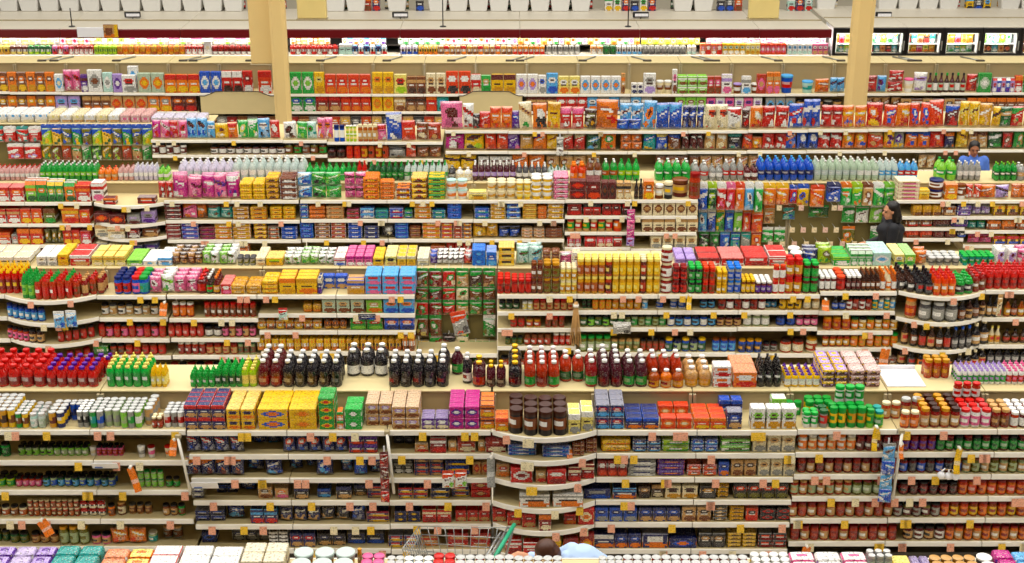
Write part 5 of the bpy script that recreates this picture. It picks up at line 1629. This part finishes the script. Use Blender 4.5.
# bread banner on the case
D = D6 - .05; z = z_at(37, D); X0, X1 = span(78, 119, D, z); root = empty('case_banner', ((X0 + X1) / 2, D, z)); w = (X1 - X0) / 2
m = MB(); m.box(-w, w * .3, -.03, 0, 0, .2, 'w', .004); new_obj('white_panel', m.mesh('white_panel', MS['white']), root)
m = MB()
grid_box(m, ins(w * .3, w, 8, .004), ins(-.04, 0, 1, .003), ins(0, .26, 8, .004), lambda f, u, v: 'br' if ((u - .35) / .3) ** 2 + ((v - .45) / .35) ** 2 < 1 else 'y' if u > .75 else 'o' if v < .3 else 'tn'); new_obj('picture_panel', m.mesh('picture_panel', M_CARD), root)
tag(root, 'white banner with a bread picture on the burgundy case front', 'banner')
# ------------------------------------------------------------------ the nearest run, only its top in frame
D0 = DR[0] + SD + .5; z0 = z_at(561.5, D0); X0, X1 = span(-60, 1090, D0, z0)
for i in range(12):
    xa, xb = X0 + (X1 - X0) * i / 12 + .003, X0 + (X1 - X0) * (i + 1) / 12 - .003; w = (xb - xa) / 2; root = empty('shelf_bay', ((xa + xb) / 2, D0, 0))
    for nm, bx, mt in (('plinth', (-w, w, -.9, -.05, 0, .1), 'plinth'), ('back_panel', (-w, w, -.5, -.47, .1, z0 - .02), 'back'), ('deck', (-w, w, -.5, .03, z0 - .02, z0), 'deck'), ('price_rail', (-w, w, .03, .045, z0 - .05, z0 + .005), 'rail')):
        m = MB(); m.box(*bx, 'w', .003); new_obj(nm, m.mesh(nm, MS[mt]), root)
    tag(root, f'beige shelf bay at the very bottom, {nth(i + 1)} from left in the nearest run', 'shelf', 'bays of the nearest shelving run')
def near(text):
    for line in text.strip().split('\n'):
        line, _, desc = line.partition('|'); q = line.split(); x0, x1, code, n, yt = float(q[0]), float(q[1]), q[2], int(q[3]), float(q[4]); rows = int(q[5]); cols = colours(q[6])
        sh = KIND[code][2]; zt = z_at(yt, D0 - .02); h = max(.06, zt - z0); w = (x1 - x0) / n * zc_at(D0, z0) / F; d = w * .95 if sh not in ('box', 'flat', 'bag') else .13
        for j in range(rows):
            for i in range(n):
                c = cols[i % len(cols)]; me = shape(code, w * .95, h, d, c, hash_(line) + i % len(cols))
                ex = '' if rows == 1 else ', back row' if j == 0 else ', front row' if j == rows - 1 else ', middle row'
                PENDING.append((code, me, (x_at(x0 + (i + .5) * (x1 - x0) / n, D0, z0), D0 - d / 2 - .01 - j * d * 1.03, z0), (0, 0, R.uniform(-.01, .01)), desc.strip(), (0, 0, j), "nearest run's deck", ex, f"{KIND[code][0].replace('_', ' ')}s on the nearest run"))
near("""
-20 62 wf 4 547 2 lv/w/b;lv/p/w | lavender and white packet
62 108 wf 2 546 2 tl/dg/lt | dark teal packet
109 158 wf 2 549 2 o/w/y;ly/o/w | orange and white packet
158 186 kb 1 546 2 w/r/nb | white box with red and blue bands
187 217 kb 1 546 2 w/b/lb | white and blue box
217 246 kb 1 547 2 w/mr/nb | white and maroon box
248 291 xb 2 543 2 cr/o/tn | cream cracker box with orange print
296 358 tu 3 547 2 gy/go/cl;cl/go/cl | clear domed tub
358 363 gj 1 548 1 go/tn/go | yellow glass jar
363 386 lc 2 553 2 pk/w/pk | pink-lidded can
388 405 cn 2 557 2 cr/gy/sv | cream can with silver top
405 434 lc 3 556 2 w/lb/w | white-lidded can
434 456 lc 2 553 2 r/w/r | red-lidded can
456 514 vc 6 555 2 r/w/sv;dgy/w/sv | silver-topped red can
514 562 vc 5 558 2 tn/r/sv;y/w/sv | silver-topped tan can
598 622 vc 3 556 2 w/gy/sv | white can with silver top
622 746 vc 13 555 2 r/w/sv;dr/gy/sv;w/r/sv | silver-topped red and white can
748 786 lc 4 552 3 w/cl/w | white-lidded can
786 863 wf 3 552 2 w/pk/r;w/lv/pk | white packet with pink print
863 888 gj 3 549 2 gy/cl/sv | grey glass jar with silver lid
888 906 kb 1 556 2 ly/y/g | pale-yellow carton
906 926 sk 2 556 2 p/mg/lv | purple packet
926 972 lc 4 555 2 go/br/tn | tan-lidded can
972 988 lc 1 553 2 k/dgy/w | black can with white lid
988 1007 wf 1 550 2 mg/p/pk | magenta packet
1007 1050 wf 2 552 2 lb/b/w | light-blue packet
""")
# ------------------------------------------------------------------ clip strips, hanging extras and flags
def strip(k, x, y0, y1, n, cols, lab, wpx, code='hp', lean=0.0, post=None):
    D = DR[k] - .06; z1, z0 = z_at(y0, D), z_at(y1, D); X = x_at(x, D, z1); root = empty('clip_strip', (X, D, z1))
    m = MB(); m.box(-.008, .008, 0, .006, z0 - z1, .03, 'w', .002); new_obj('strip', m.mesh('strip', MS['white']), root); step = (z1 - z0) / n
    for i in range(n):
        w = wpx * zc_at(D, z1) / F; c = cols[i % len(cols)]; me = shape(code, w, step * 1.15, .04, c, i % 3 + 31)
        for pn, mm in me:
            o = new_obj('hanging_pack' if pn is None else pn, mm, root if pn is None else o)
            if pn is None: o.location = (lean * i * .02, -.035 - (i % 2) * .012, -i * step - .03); o.rotation_euler = (.0, 0, .15 * (-1) ** i)
    tag(root, lab, 'clip strip')
strip(1, 384, 449, 497, 4, [('dr', 'mr', 'r'), ('mr', 'dr', 'tn'), ('dr', 'r', 'mr'), ('r', 'mr', 'o')], 'strip of dark red packs hanging by the post among navy pasta boxes', 9)
strip(1, 889, 441, 497, 4, [('lb', 'gy', 'w'), ('b', 'lb', 'w'), ('lb', 'w', 'b'), ('b', 'lb', 'w')], 'strip of blue and silver packs hanging among the sauce jars', 13)
strip(3, 631, 208, 243, 4, [('mg', 'pk', 'w'), ('pk', 'mg', 'lv'), ('mg', 'pk', 'w'), ('lv', 'mg', 'p')], 'strip of pink packs hanging between cookie boxes and tan cans', 8)
strip(4, 560, 136, 153, 2, [('gy', 'w', 'k'), ('w', 'gy', 'k')], 'strip of grey packs hanging among the chip bags', 7)
def post(x0, y0, x1, y1, lab):
    D = DR[1] - .05; za, zb = z_at(y0, D), z_at(y1, D); m = MB(); root = empty('leaning_divider', (x_at(x0, D, za), D, za))
    m.tube((0, 0, 0), (x_at(x1, D, zb) - x_at(x0, D, za), .01, zb - za), .014, .014, 8); new_obj('rod', m.mesh('rod', MS['rail'], True), root)
    m = MB(); m.box(-.025, .025, -.01, .05, -.01, .03, 'w', .004); new_obj('clamp', m.mesh('clamp', MS['post']), root); tag(root, lab, 'divider')
post(387, 434, 394, 494, 'white slanted rod beside the dark red clip strip'); post(902, 433, 893, 500, 'grey slanted rod beside the blue clip strip'); post(178, 438, 190, 492, 'grey slanted rod between green jars and navy pasta bags')
def flag(k, x, y0, y1, wpx, c, lab, tilt=0.2):
    D = DR[k] - .05; za, zb = z_at(y0, D), z_at(y1, D); w = wpx * zc_at(D, za) / F / 2; root = empty('shelf_flag', (x_at(x, D, za), D, za)); hh = za - zb
    m = MB(); n = 6
    grid_box(m, ins(-w, w, 2, .002), ins(-.004, .004, 1, .001), ins(-hh, 0, n, .002), lambda f, u, v: mixc(c, 'w', .5) if .3 < v < .5 else c); m.v = [(a, b - .06 * (d_ / hh) ** 2, d_) for a, b, d_ in m.v]
    o = new_obj('card', m.mesh('card', M_CARD, radians(40)), root); o.rotation_euler = (0, tilt, .25); m = MB(); m.box(-.014, .014, -.006, .045, -.012, .012, 'w', .003); new_obj('clip', m.mesh('clip', MS['rail']), root); tag(root, lab, 'flag')
flag(1, 877, 428, 448, 6, 'y', 'yellow shelf flag under the green cheese shakers'); flag(1, 960, 449, 471, 7, 'y', 'yellow shelf flag among pale green sauce jars'); flag(1, 130, 468, 490, 7, 'o', 'orange leaning shelf flag beside small sage jars', -.25)
flag(1, 41, 521, 535, 10, 'o', 'orange tilted shelf flag above tall gold-lidded jars', -.5); flag(1, 174, 440, 453, 7, 'o', 'orange shelf flag beside the navy pasta bags'); flag(2, 164, 303, 314, 7, 'o', 'orange shelf flag at the end of the pale tan jars')
flag(2, 826, 300, 309, 8, 'o', 'orange round-ish flag at the end of the dark-red salsa jars'); flag(2, 886, 349, 368, 10, 'o', 'orange card by the bowed bottle shelves'); flag(1, 902, 444, 456, 5, 'o', 'orange shelf flag just right of the blue clip strip'); flag(1, 807, 547, 563, 9, 'o', 'orange tag above white packets at the bottom')
flag(1, 570, 448, 456, 6, 'o', 'orange flag under the black round cartons'); flag(2, 690, 296, 308, 5, 'y', 'yellow shelf flag among red jam jars'); flag(1, 491, 458, 484, 8, 'gy', 'grey and white card standing by red rice boxes', .05)
def hangpack(k, x, y, wpx, hpx, c, lab, code='hp', rot=0):
    D = DR[k] - .05 - bulge(bay_at(k, x), x); z = z_at(y, D); me = shape(code, wpx * zc_at(D, z) / F, hm(hpx, y + hpx / 2, D), .05, c, 5); root = new_obj('display_pack', me[0][1]); root.location = (x_at(x, D, z), D - .02, z); root.rotation_euler = (0, rot, 0)
    for pn, mm in me[1:]: new_obj(pn, mm, root)
    tag(root, lab, 'packet')
hangpack(1, 448, 472, 12, 19, ('w', 'ro', 'lg'), 'white and red pack hanging over navy pasta, left of the pair'); hangpack(1, 461, 471, 12, 19, ('w', 'ro', 'lg'), 'white and red pack hanging over navy pasta, right of the pair')
hangpack(2, 59, 313, 11, 17, ('lb', 'w', 'b'), 'light blue and white card pack on the bowed shelf, left of the pair'); hangpack(2, 71, 312, 11, 17, ('lb', 'w', 'b'), 'light blue and white card pack on the bowed shelf, right of the pair')
hangpack(2, 283, 309, 9, 12, ('lt', 'r', 'w'), 'small teal and red pack hanging over gold packets'); hangpack(2, 622, 323, 18, 12, ('gy', 'w', 'k'), 'silver and black pack hanging over green olives'); hangpack(2, 458, 314, 16, 24, ('gy', 'ro', 'dgy'), 'big silver bag with red header hanging on spice packets', rot=-.2)
hangpack(2, 1000, 297, 5, 22, ('cr', 'tn', 'r'), 'narrow cream box hanging by amber bottles'); hangpack(2, 367, 314, 18, 6, ('nb', 'k', 'b'), 'dark blue card hanging over green dessert boxes')
# three round white heads hanging by the jars, and a bundle of bamboo skewers
root = empty('garlic_bunch', (x_at(948, DR[1] - .07, z_at(476, DR[1])), DR[1] - .07, z_at(476, DR[1] - .07)))
for i, (dx, dz) in enumerate(((-.07, .01), (0, 0), (.065, -.005))):
    m = MB(); m.ell((dx, 0, dz), (.036, .034, .036)); m.tube((dx, 0, dz + .03), (dx * .5, .01, dz + .065), .012, .004, 8); new_obj('bulb', m.mesh('bulb', MS['white'], True), root)
m = MB(); m.tube((-.08, .01, .06), (.08, .01, .06), .004, .004, 6); new_obj('string', m.mesh('string', MS['wood'], True), root); tag(root, 'three round white bulbs hanging in front of orange sauce jars', 'garlic')
root = empty('skewer_bundle', (x_at(576, DR[2] - .06, z_at(302, DR[2])), DR[2] - .06, z_at(302, DR[2] - .06)))
for i in range(7):
    m = MB(); m.tube((.004 * (i - 3), .01 * (i % 2), 0), (.022 * (i - 3), .012 * (i % 3), -.52 - .02 * (i % 3)), .007, .006, 8, 'tn'); new_obj('skewer', m.mesh('skewer', MS['wood'], True), root)
m = MB(); m.tube((0, .005, -.03), (0, .005, -.06), .035, .035, 12); new_obj('band', m.mesh('band', MS['rail'], True), root); tag(root, 'bundle of tan bamboo skewers hanging between the jar shelves', 'skewers')
# white signs clipped to the front shelves, loose white board on the deck
def card(k, x0, x1, y0, y1, lab, mat='white'):
    D = DR[k] - .06; z1, z0_ = z_at(y0, D), z_at(y1, D); Xa, Xb = span(x0, x1, D, z0_); w = (Xb - Xa) / 2; root = empty('shelf_sign', ((Xa + Xb) / 2, D, z0_)); m = MB(); m.box(-w, w, -.01, .0, 0, z1 - z0_, 'w', .003); m.v = [(a, b - c * .5, c) for a, b, c in m.v]
    new_obj('card', m.mesh('card', MS[mat]), root); m = MB(); m.box(-w * .9, w * .9, -.0, .05, -.012, -.001, 'w', .003); new_obj('clip_rail', m.mesh('clip_rail', MS['plinth']), root)
    m = MB(); m.box(-w * .8, -w * .2, -.018, -.0105, .01, .02, 'w', .001); m.v = [(a, b - c * .5, c) for a, b, c in m.v]; new_obj('printed_line', m.mesh('printed_line', MS['blue']), root); tag(root, lab, 'sign')
card(1, 93, 119, 461, 468, 'white card clipped over short green jars'); card(1, 192, 219, 480, 488, 'white card clipped among navy pasta bags'); card(2, 640, 641.5, 300, 301, 'tiny white clip by green olives') if False else None
Dd = DR[1] + SD; zd = z_at(388.5, Dd); Xa, Xb = x_at(888, Dd, zd), x_at(927, Dd, zd); m = MB(); m.box(-(Xb - Xa) / 2, (Xb - Xa) / 2, .03, .42, 0, .012, 'w', .004); root = empty('white_board', ((Xa + Xb) / 2, Dd, zd + .001)); new_obj('sheet', m.mesh('sheet', MS['white']), root)
m = MB(); m.box(-(Xb - Xa) / 2, (Xb - Xa) / 2, .42, .435, 0, .05, 'w', .004); new_obj('folded_edge', m.mesh('folded_edge', MS['white']), root); tag(root, 'blank white board lying on the deck beside the bowed bottle shelves', 'board')
# ------------------------------------------------------------------ goods are set down, named from left to right
import re
def full_where(p):
    w = p[6]
    if p[5][1] == 9: rows_ = PEG_ROWS[p[5][0]]; w += f', {nth(1 + min(range(len(rows_)), key=lambda i: abs(rows_[i] - p[5][3])))} row'
    return w
def wc(s): return len(re.findall(r"[A-Za-z0-9][A-Za-z0-9'\u2019-]*", s))
P2 = []
for p in PENDING:
    d, ex, w = p[4], p[7], full_where(p)
    if wc(d) + wc(ex) + wc(w) + 3 > 16: w = w.replace("run's top shelf", "run's top")
    while wc(d) + wc(ex) + wc(w) + 3 > 16: d = d.rsplit(' ', 1)[0]; d = re.sub(r' (with|in|at|set|and|a|the)( a| the)?$', '', d)
    P2.append((p[0], p[1], p[2], p[3], d, p[8], ex, w))
P2.sort(key=lambda p: p[2][0])
tot = {}
for p in P2: k = (p[4], p[6], p[7]); tot[k] = tot.get(k, 0) + 1
for code, me, loc, rot, desc, grp, ex, w in P2:
    o = place(code, me, loc, rot, desc, (ex, w), w, ex, grp); k = (desc, ex, w)
    o['label'] = f"{desc}{f', {nth(SEQ[k])} from left' if tot[k] > 1 else ''}{ex}, {w}"
# ------------------------------------------------------------------ people
def solid(fill, name, mat, voxel=.012, parent=None, smooth=2):
    m = MB(); fill(m); me = m.mesh(name + '_raw', mat, True); o = bpy.data.objects.new(name, me); COL.objects.link(o)
    md = o.modifiers.new('r', 'REMESH'); md.mode = 'VOXEL'; md.voxel_size = voxel; md.use_smooth_shade = True
    ms = o.modifiers.new('s', 'SMOOTH'); ms.iterations = smooth; ms.factor = .5
    dg = bpy.context.evaluated_depsgraph_get(); ev = o.evaluated_get(dg); n = bpy.data.meshes.new_from_object(ev); n.name = name; o.modifiers.clear(); o.data = n; n.materials.clear(); n.materials.append(mat)
    for p in n.polygons: p.use_smooth = True
    if parent: o.parent = parent
    return o
def limb(m, pts, rad):
    for (a, b), (r0, r1) in zip(zip(pts, pts[1:]), zip(rad, rad[1:])): m.tube(a, b, r0, r1, 12)
    for p, r in zip(pts, rad): m.ell(p, (r, r, r), seg=12, rings=8)
def hand(m, w, d, s=1):
    """palm, four fingers of different lengths and a thumb, along direction d from wrist w."""
    d = Vector(d).normalized(); up = Vector((0, 0, 1)) if abs(d.z) < .8 else Vector((0, -1, 0)); side = d.cross(up).normalized(); n = side.cross(d); w = Vector(w)
    limb(m, [w, w + d * .05, w + d * .09], [.026, .034, .036])
    for i, L in enumerate((.062, .075, .07, .055)):
        b = w + d * .095 + side * (.03 - .02 * i) * s; k = b + d * L * .55 - n * .008; limb(m, [b, k, k + d * L * .4 - n * .025], [.0105, .0095, .008])
    b = w + d * .035 + side * .032 * s; limb(m, [b, b + d * .03 + side * .022 * s, b + d * .055 + side * .026 * s - n * .012], [.013, .011, .009])
def head(m, c, f, up, s=1.0):
    """f: where the face looks; returns the frame for hair and eyes."""
    f = Vector(f).normalized(); up = Vector(up).normalized(); r = f.cross(up).normalized(); up = r.cross(f); M = Matrix((r, f, up)).transposed(); c = Vector(c)
    P = lambda x, y, z: c + M @ Vector((x * s, y * s, z * s))
    m.ell(c + M @ Vector((0, -.012, .025)) * s, (.076 * s, .094 * s, .095 * s), M); m.ell(P(0, .022, -.045), (.058 * s, .066 * s, .072 * s), M); m.ell(P(0, .05, -.085), (.034 * s, .034 * s, .028 * s), M)
    m.tube(P(0, .082, .012), P(0, .112, -.022), .009 * s, .017 * s, 8); m.ell(P(0, .104, -.026), (.017 * s, .014 * s, .011 * s), M); m.ell(P(0, .074, .028), (.05 * s, .016 * s, .011 * s), M)
    m.ell(P(0, .082, -.056), (.025 * s, .012 * s, .009 * s), M)
    for q in (-1, 1): m.ell(P(q * .078, -.01, -.01), (.010 * s, .022 * s, .034 * s), M)
    return P, M
def person(name_lab, base, face, up, joints, cols, hairstyle, extra=None):
    root = empty('person', base); J = {k: Vector(v) for k, v in joints.items()}; skin = MS[cols['skin']]
    fr = {}
    def body(m):
        limb(m, [J['pelvis'], J['belly'], J['chest'], J['neck']], [.14, .125, .14, .06]); m.ell(J['chest'] * .75 + J['neck'] * .25, (.17, .10, .10)); m.ell(J['pelvis'], (.165, .12, .12))
        limb(m, [J['neck'], J['head'] - Vector(up) * .06], [.056, .052])
        for q in 'LR':
            limb(m, [J['sh' + q], J['el' + q], J['wr' + q]], [.058, .042, .027]); m.tube(J['chest'], J['sh' + q], .09, .06, 12)
            hand(m, J['wr' + q], J['wr' + q] - J['el' + q], 1 if q == 'L' else -1)
            limb(m, [J['hip' + q], J['kn' + q], J['an' + q]], [.092, .058, .038]); limb(m, [J['an' + q], J['an' + q] + Vector((J['toe'][0], J['toe'][1], -.05))], [.04, .03])
        fr['P'], fr['M'] = head(m, J['head'], face, up)
    b = solid(body, 'body', skin, .011, root, 2); P, M = fr['P'], fr['M']
    def top(m):
        limb(m, [J['pelvis'] + (J['belly'] - J['pelvis']) * .1, J['belly'], J['chest']], [.17, .155, .165]); m.ell(J['chest'] * .75 + J['neck'] * .25, (.195, .125, .115)); m.ell(J['pelvis'], (.19, .145, .10)); limb(m, [J['chest'] * .3 + J['neck'] * .7, J['neck']], [.075, .068])
        for q in 'LR':
            limb(m, [J['sh' + q], J['el' + q], J['el' + q] * .12 + J['wr' + q] * .88], [.078, .06, .046]); m.tube(J['chest'], J['sh' + q], .11, .08, 12)
    solid(top, cols['topname'], MS[cols['top']], .014, root, 2)
    def trs(m):
        m.ell(J['pelvis'] - Vector((0, 0, .03)), (.175, .135, .12))
        for q in 'LR': limb(m, [J['hip' + q], J['kn' + q], J['an' + q] + Vector((0, 0, .02))], [.108, .074, .058])
    solid(trs, 'trousers', MS['trouser'], .014, root, 2)
    for q in 'LR':
        def shoe(m): t = Vector((J['toe'][0], J['toe'][1], 0)); a = J['an' + q]; m.ell((a.x, a.y, .05), (.05, .05, .05)); m.ell((a.x + t.x * .8, a.y + t.y * .8, .035), (.05 + abs(t.x) * .4, .05 + abs(t.y) * .4, .035)); m.box(a.x - .04, a.x + .04, a.y - .04, a.y + .04, .0, .08)
        solid(shoe, 'shoe', MS['shoe'], .01, root, 2)
    solid(lambda m: hairstyle(m, P, M), 'hair', MS[cols['hair']], .009, root, 2)
    for q in (-1, 1): m = MB(); m.ell(P(q * .032, .082, .008), (.012, .008, .008), M); new_obj('eye', m.mesh('eye', MS['eye'], True), root)
    m = MB(); m.ell(P(0, .092, -.056), (.023, .006, .006), M); new_obj('mouth', m.mesh('mouth', MS['lip'], True), root)
    tag(root, name_lab, 'person'); return root
def std(h=1.66, lean=(0, 0), arms='down', toe=(-.12, 0)):
    s = h / 1.7; lx, ly = lean
    J = dict(pelvis=(0, 0, .93), belly=(lx * .3, ly * .3, 1.08), chest=(lx * .6, ly * .6, 1.27), neck=(lx, ly, 1.44), head=(lx * 1.15, ly * 1.15, 1.575))
    for q, sg in (('L', -1), ('R', 1)):
        ax, ay = (-toe[1], toe[0]); n = math.hypot(ax, ay); ax, ay = ax / n * sg, ay / n * sg; f = (toe[0] / .12, toe[1] / .12)
        J['sh' + q] = (lx * .9 + ax * .17, ly * .9 + ay * .17, 1.38); J['el' + q] = (lx * .7 + ax * .22 + f[0] * .04, ly * .7 + ay * .22 + f[1] * .04, 1.10)
        J['wr' + q] = (lx * .7 + ax * .17 + f[0] * .26, ly * .7 + ay * .17 + f[1] * .26, 1.06) if arms == 'bent' else (lx * .6 + ax * .24 + f[0] * .05, ly * .6 + ay * .24 + f[1] * .05, .86)
        J['hip' + q] = (ax * .09, ay * .09, .9); J['kn' + q] = (ax * .1 + f[0] * .02, ay * .1 + f[1] * .02, .5); J['an' + q] = (ax * .1, ay * .1, .08)
    J = {k: (v[0] * s, v[1] * s, v[2] * s) for k, v in J.items()}; J['toe'] = (toe[0], toe[1]); return J
def long_hair(m, P, M):
    m.ell(P(0, -.03, .045), (.088, .098, .092), M); m.ell(P(0, -.075, -.03), (.085, .06, .10), M); m.ell(P(0, -.085, -.10), (.10, .06, .10), M)
    for q in (-1, 1): m.ell(P(q * .07, -.035, -.06), (.028, .05, .11), M)
def short_hair(m, P, M):
    m.ell(P(0, -.025, .05), (.086, .096, .083), M); m.ell(P(0, -.07, -.01), (.078, .055, .07), M)
    for q in (-1, 1): m.ell(P(q * .07, -.02, .02), (.02, .05, .05), M)
# woman walking along the aisle before the peg board, looking towards the left
Dw = DR[3] - .75; zh = z_at(202, Dw); Xw = x_at(896, Dw, zh)
person('long dark-haired shopper in a black jacket, in profile before the peg board', (Xw, Dw, 0), (-1, -.15, -.12), (0, 0, 1), std(zh / 1.0, (-.05, 0), 'bent', (-.12, 0)), dict(skin='skin', top='jacket', topname='jacket', hair='hair'), long_hair)
Dm = DR[4] - .8; zh = z_at(141, Dm); Xm = x_at(974, Dm, zh)
person('dark-haired shopper in a blue shirt facing forward behind soda bottles', (Xm + .07, Dm, 0), (-.15, -1, -.15), (0, 0, 1), std(zh, (-.06, -.04), 'bent', (0, -.12)), dict(skin='skin2', top='blue', topname='shirt', hair='hair'), short_hair)
# shopper bent over the cart in the nearest aisle
Dp = 9.75; zb_ = z_at(543.5, Dp); Xh = x_at(546, Dp, zb_)
Jb = dict(pelvis=(.66, 0, .78), belly=(.50, 0, .90), chest=(.30, 0, 1.03), neck=(.16, 0, zb_ - .14), head=(.0, 0, zb_ - .105), shL=(.22, -.17, 1.04), shR=(.22, .17, 1.04), elL=(.06, -.22, .93), elR=(.06, .22, .93), wrL=(-.14, -.17, .99), wrR=(-.14, .17, .99),
          hipL=(.66, -.09, .76), hipR=(.66, .09, .76), knL=(.50, -.1, .45), knR=(.54, .1, .45), anL=(.66, -.1, .08), anR=(.72, .1, .08), toe=(-.12, 0))
person('brown-haired shopper in a pale blue shirt bent over the shopping cart', (Xh, Dp, 0), (-1, 0, -.55), (-.5, 0, 1), Jb, dict(skin='skin', top='pale', topname='shirt', hair='hair2'), short_hair)
# ------------------------------------------------------------------ shopping cart
def cart(X, D):
    root = empty('shopping_cart', (X, D, 0)); wy = .27
    def part(nm, segs, mat='steel', r=.006, par=root, smooth=True):
        m = MB()
        for a, b in segs: m.tube(a, b, r, r, 6)
        return new_obj(nm, m.mesh(nm, MS[mat], smooth), par)
    # x runs from the handle (0) to the nose (-.85)
    T = [(-.06, -wy, .98), (-.06, wy, .98), (-.84, wy * .72, .90), (-.84, -wy * .72, .90)]; B = [(-.14, -wy * .85, .58), (-.14, wy * .85, .58), (-.74, wy * .62, .60), (-.74, -wy * .62, .60)]
    T = [Vector(p) for p in T]; B = [Vector(p) for p in B]; segs = []
    for i in range(4):
        j = (i + 1) % 4; segs += [(T[i], T[j]), (B[i], B[j])]
        for t in range(0, 11): segs.append((T[i].lerp(T[j], t / 10), B[i].lerp(B[j], t / 10)))
        for t in (.25, .5, .75): segs.append((T[i].lerp(B[i], t), T[j].lerp(B[j], t)))
    for t in range(1, 10): segs.append((B[0].lerp(B[3], t / 10), B[1].lerp(B[2], t / 10)))
    part('basket', segs, r=.004)
    fr = []
    for s_ in (-1, 1): fr += [((0, s_ * wy, 1.0), (-.1, s_ * wy * .95, .55)), ((-.1, s_ * wy * .95, .55), (.0, s_ * wy, .16)), ((.0, s_ * wy, .16), (-.8, s_ * wy * .8, .2)), ((-.8, s_ * wy * .8, .2), (-.74, s_ * wy * .62, .58)), ((0, s_ * wy, 1.0), T[0 if s_ < 0 else 1])]
    fr += [((.0, -wy, .16), (.0, wy, .16)), ((-.8, -wy * .8, .2), (-.8, wy * .8, .2))]
    part('frame', fr, r=.012); part('handle', [((0, -wy - .02, 1.01), (0, wy + .02, 1.01))], 'green', .019); part('child_seat', [((-.1, y, .96), (-.22, y, .74)) for y in (-.2, -.1, 0, .1, .2)] + [((-.1, -.24, .95), (-.1, .24, .95)), ((-.22, -.22, .74), (-.22, .22, .74))], r=.005)
    for x in (-.78, -.02):
        for s_ in (-1, 1):
            y = s_ * wy * (.8 if x < -.5 else 1); w_ = part('wheel', [((x, y - .014, .06), (x, y + .014, .06))], 'black', .06); part('caster_fork', [((x, y, .06), (x + .01, y, .18))], 'steel', .012, w_)
    root.rotation_euler = (0, 0, -.3)
    tag(root, 'steel wire shopping cart with a green handle beside the bent shopper', 'shopping cart')
zc_ = 1.01; Dc = 10.12; cart(x_at(504, Dc, zc_), Dc)
# ------------------------------------------------------------------ light, camera
W = bpy.data.worlds.new('store_ambient'); SC.world = W; W.use_nodes = True; bg = W.node_tree.nodes['Background']; bg.inputs[0].default_value = (1, .97, .92, 1); bg.inputs[1].default_value = AMB
def area(x, y, z, sx, sy, e, rx=0):
    l = bpy.data.lights.new('ceiling_light', 'AREA'); l.shape = 'RECTANGLE'; l.size = sx; l.size_y = sy; l.energy = e; l.color = (1, .965, .90); o = bpy.data.objects.new('ceiling_light', l); COL.objects.link(o); o.location = (x, y, z); o.rotation_euler = (rx, 0, 0); l.spread = radians(150)
for k in range(0, 7):
    for x in (-12, -4, 4, 12): area(x, DR[k] - 1.25, 9.0, 7.6, .5, LAMP)
cd = bpy.data.cameras.new('camera'); cam = bpy.data.objects.new('camera', cd); COL.objects.link(cam); SC.camera = cam
cam.location = (0, 0, H); cam.rotation_euler = (radians(90) - TH, 0, 0); cd.sensor_width = 36; cd.lens = F / 1024 * 36; cd.clip_end = 100
vs = SC.view_settings; SC.display_settings.display_device = 'sRGB'; vs.view_transform = 'Standard'; vs.look = 'None'; vs.gamma = 1; vs.use_curve_mapping = False; vs.exposure = EXPO
SC.cycles.max_bounces = 5; SC.cycles.diffuse_bounces = 2; SC.cycles.glossy_bounces = 2; SC.cycles.use_denoising = True
print('GOODS', len(PENDING), sorted(COUNT.items(), key=lambda p: -p[1]))
import re as _re
bad = [o['label'] for o in bpy.data.objects if o.parent is None and o.get('label') and len(_re.findall(r"[A-Za-z0-9][A-Za-z0-9'\u2019-]*", o['label'])) > 16]
labs = {}
for o in bpy.data.objects:
    if o.parent is None and o.get('label'): labs.setdefault(o['label'].lower(), []).append(o.name)
print('LONG', len(bad), bad[:12]); du = {k: v for k, v in labs.items() if len(v) > 1}; print('DUP', len(du), list(du.items())[:12]); print('ROOTS', sum(o.parent is None for o in bpy.data.objects), 'ALL', len(bpy.data.objects))
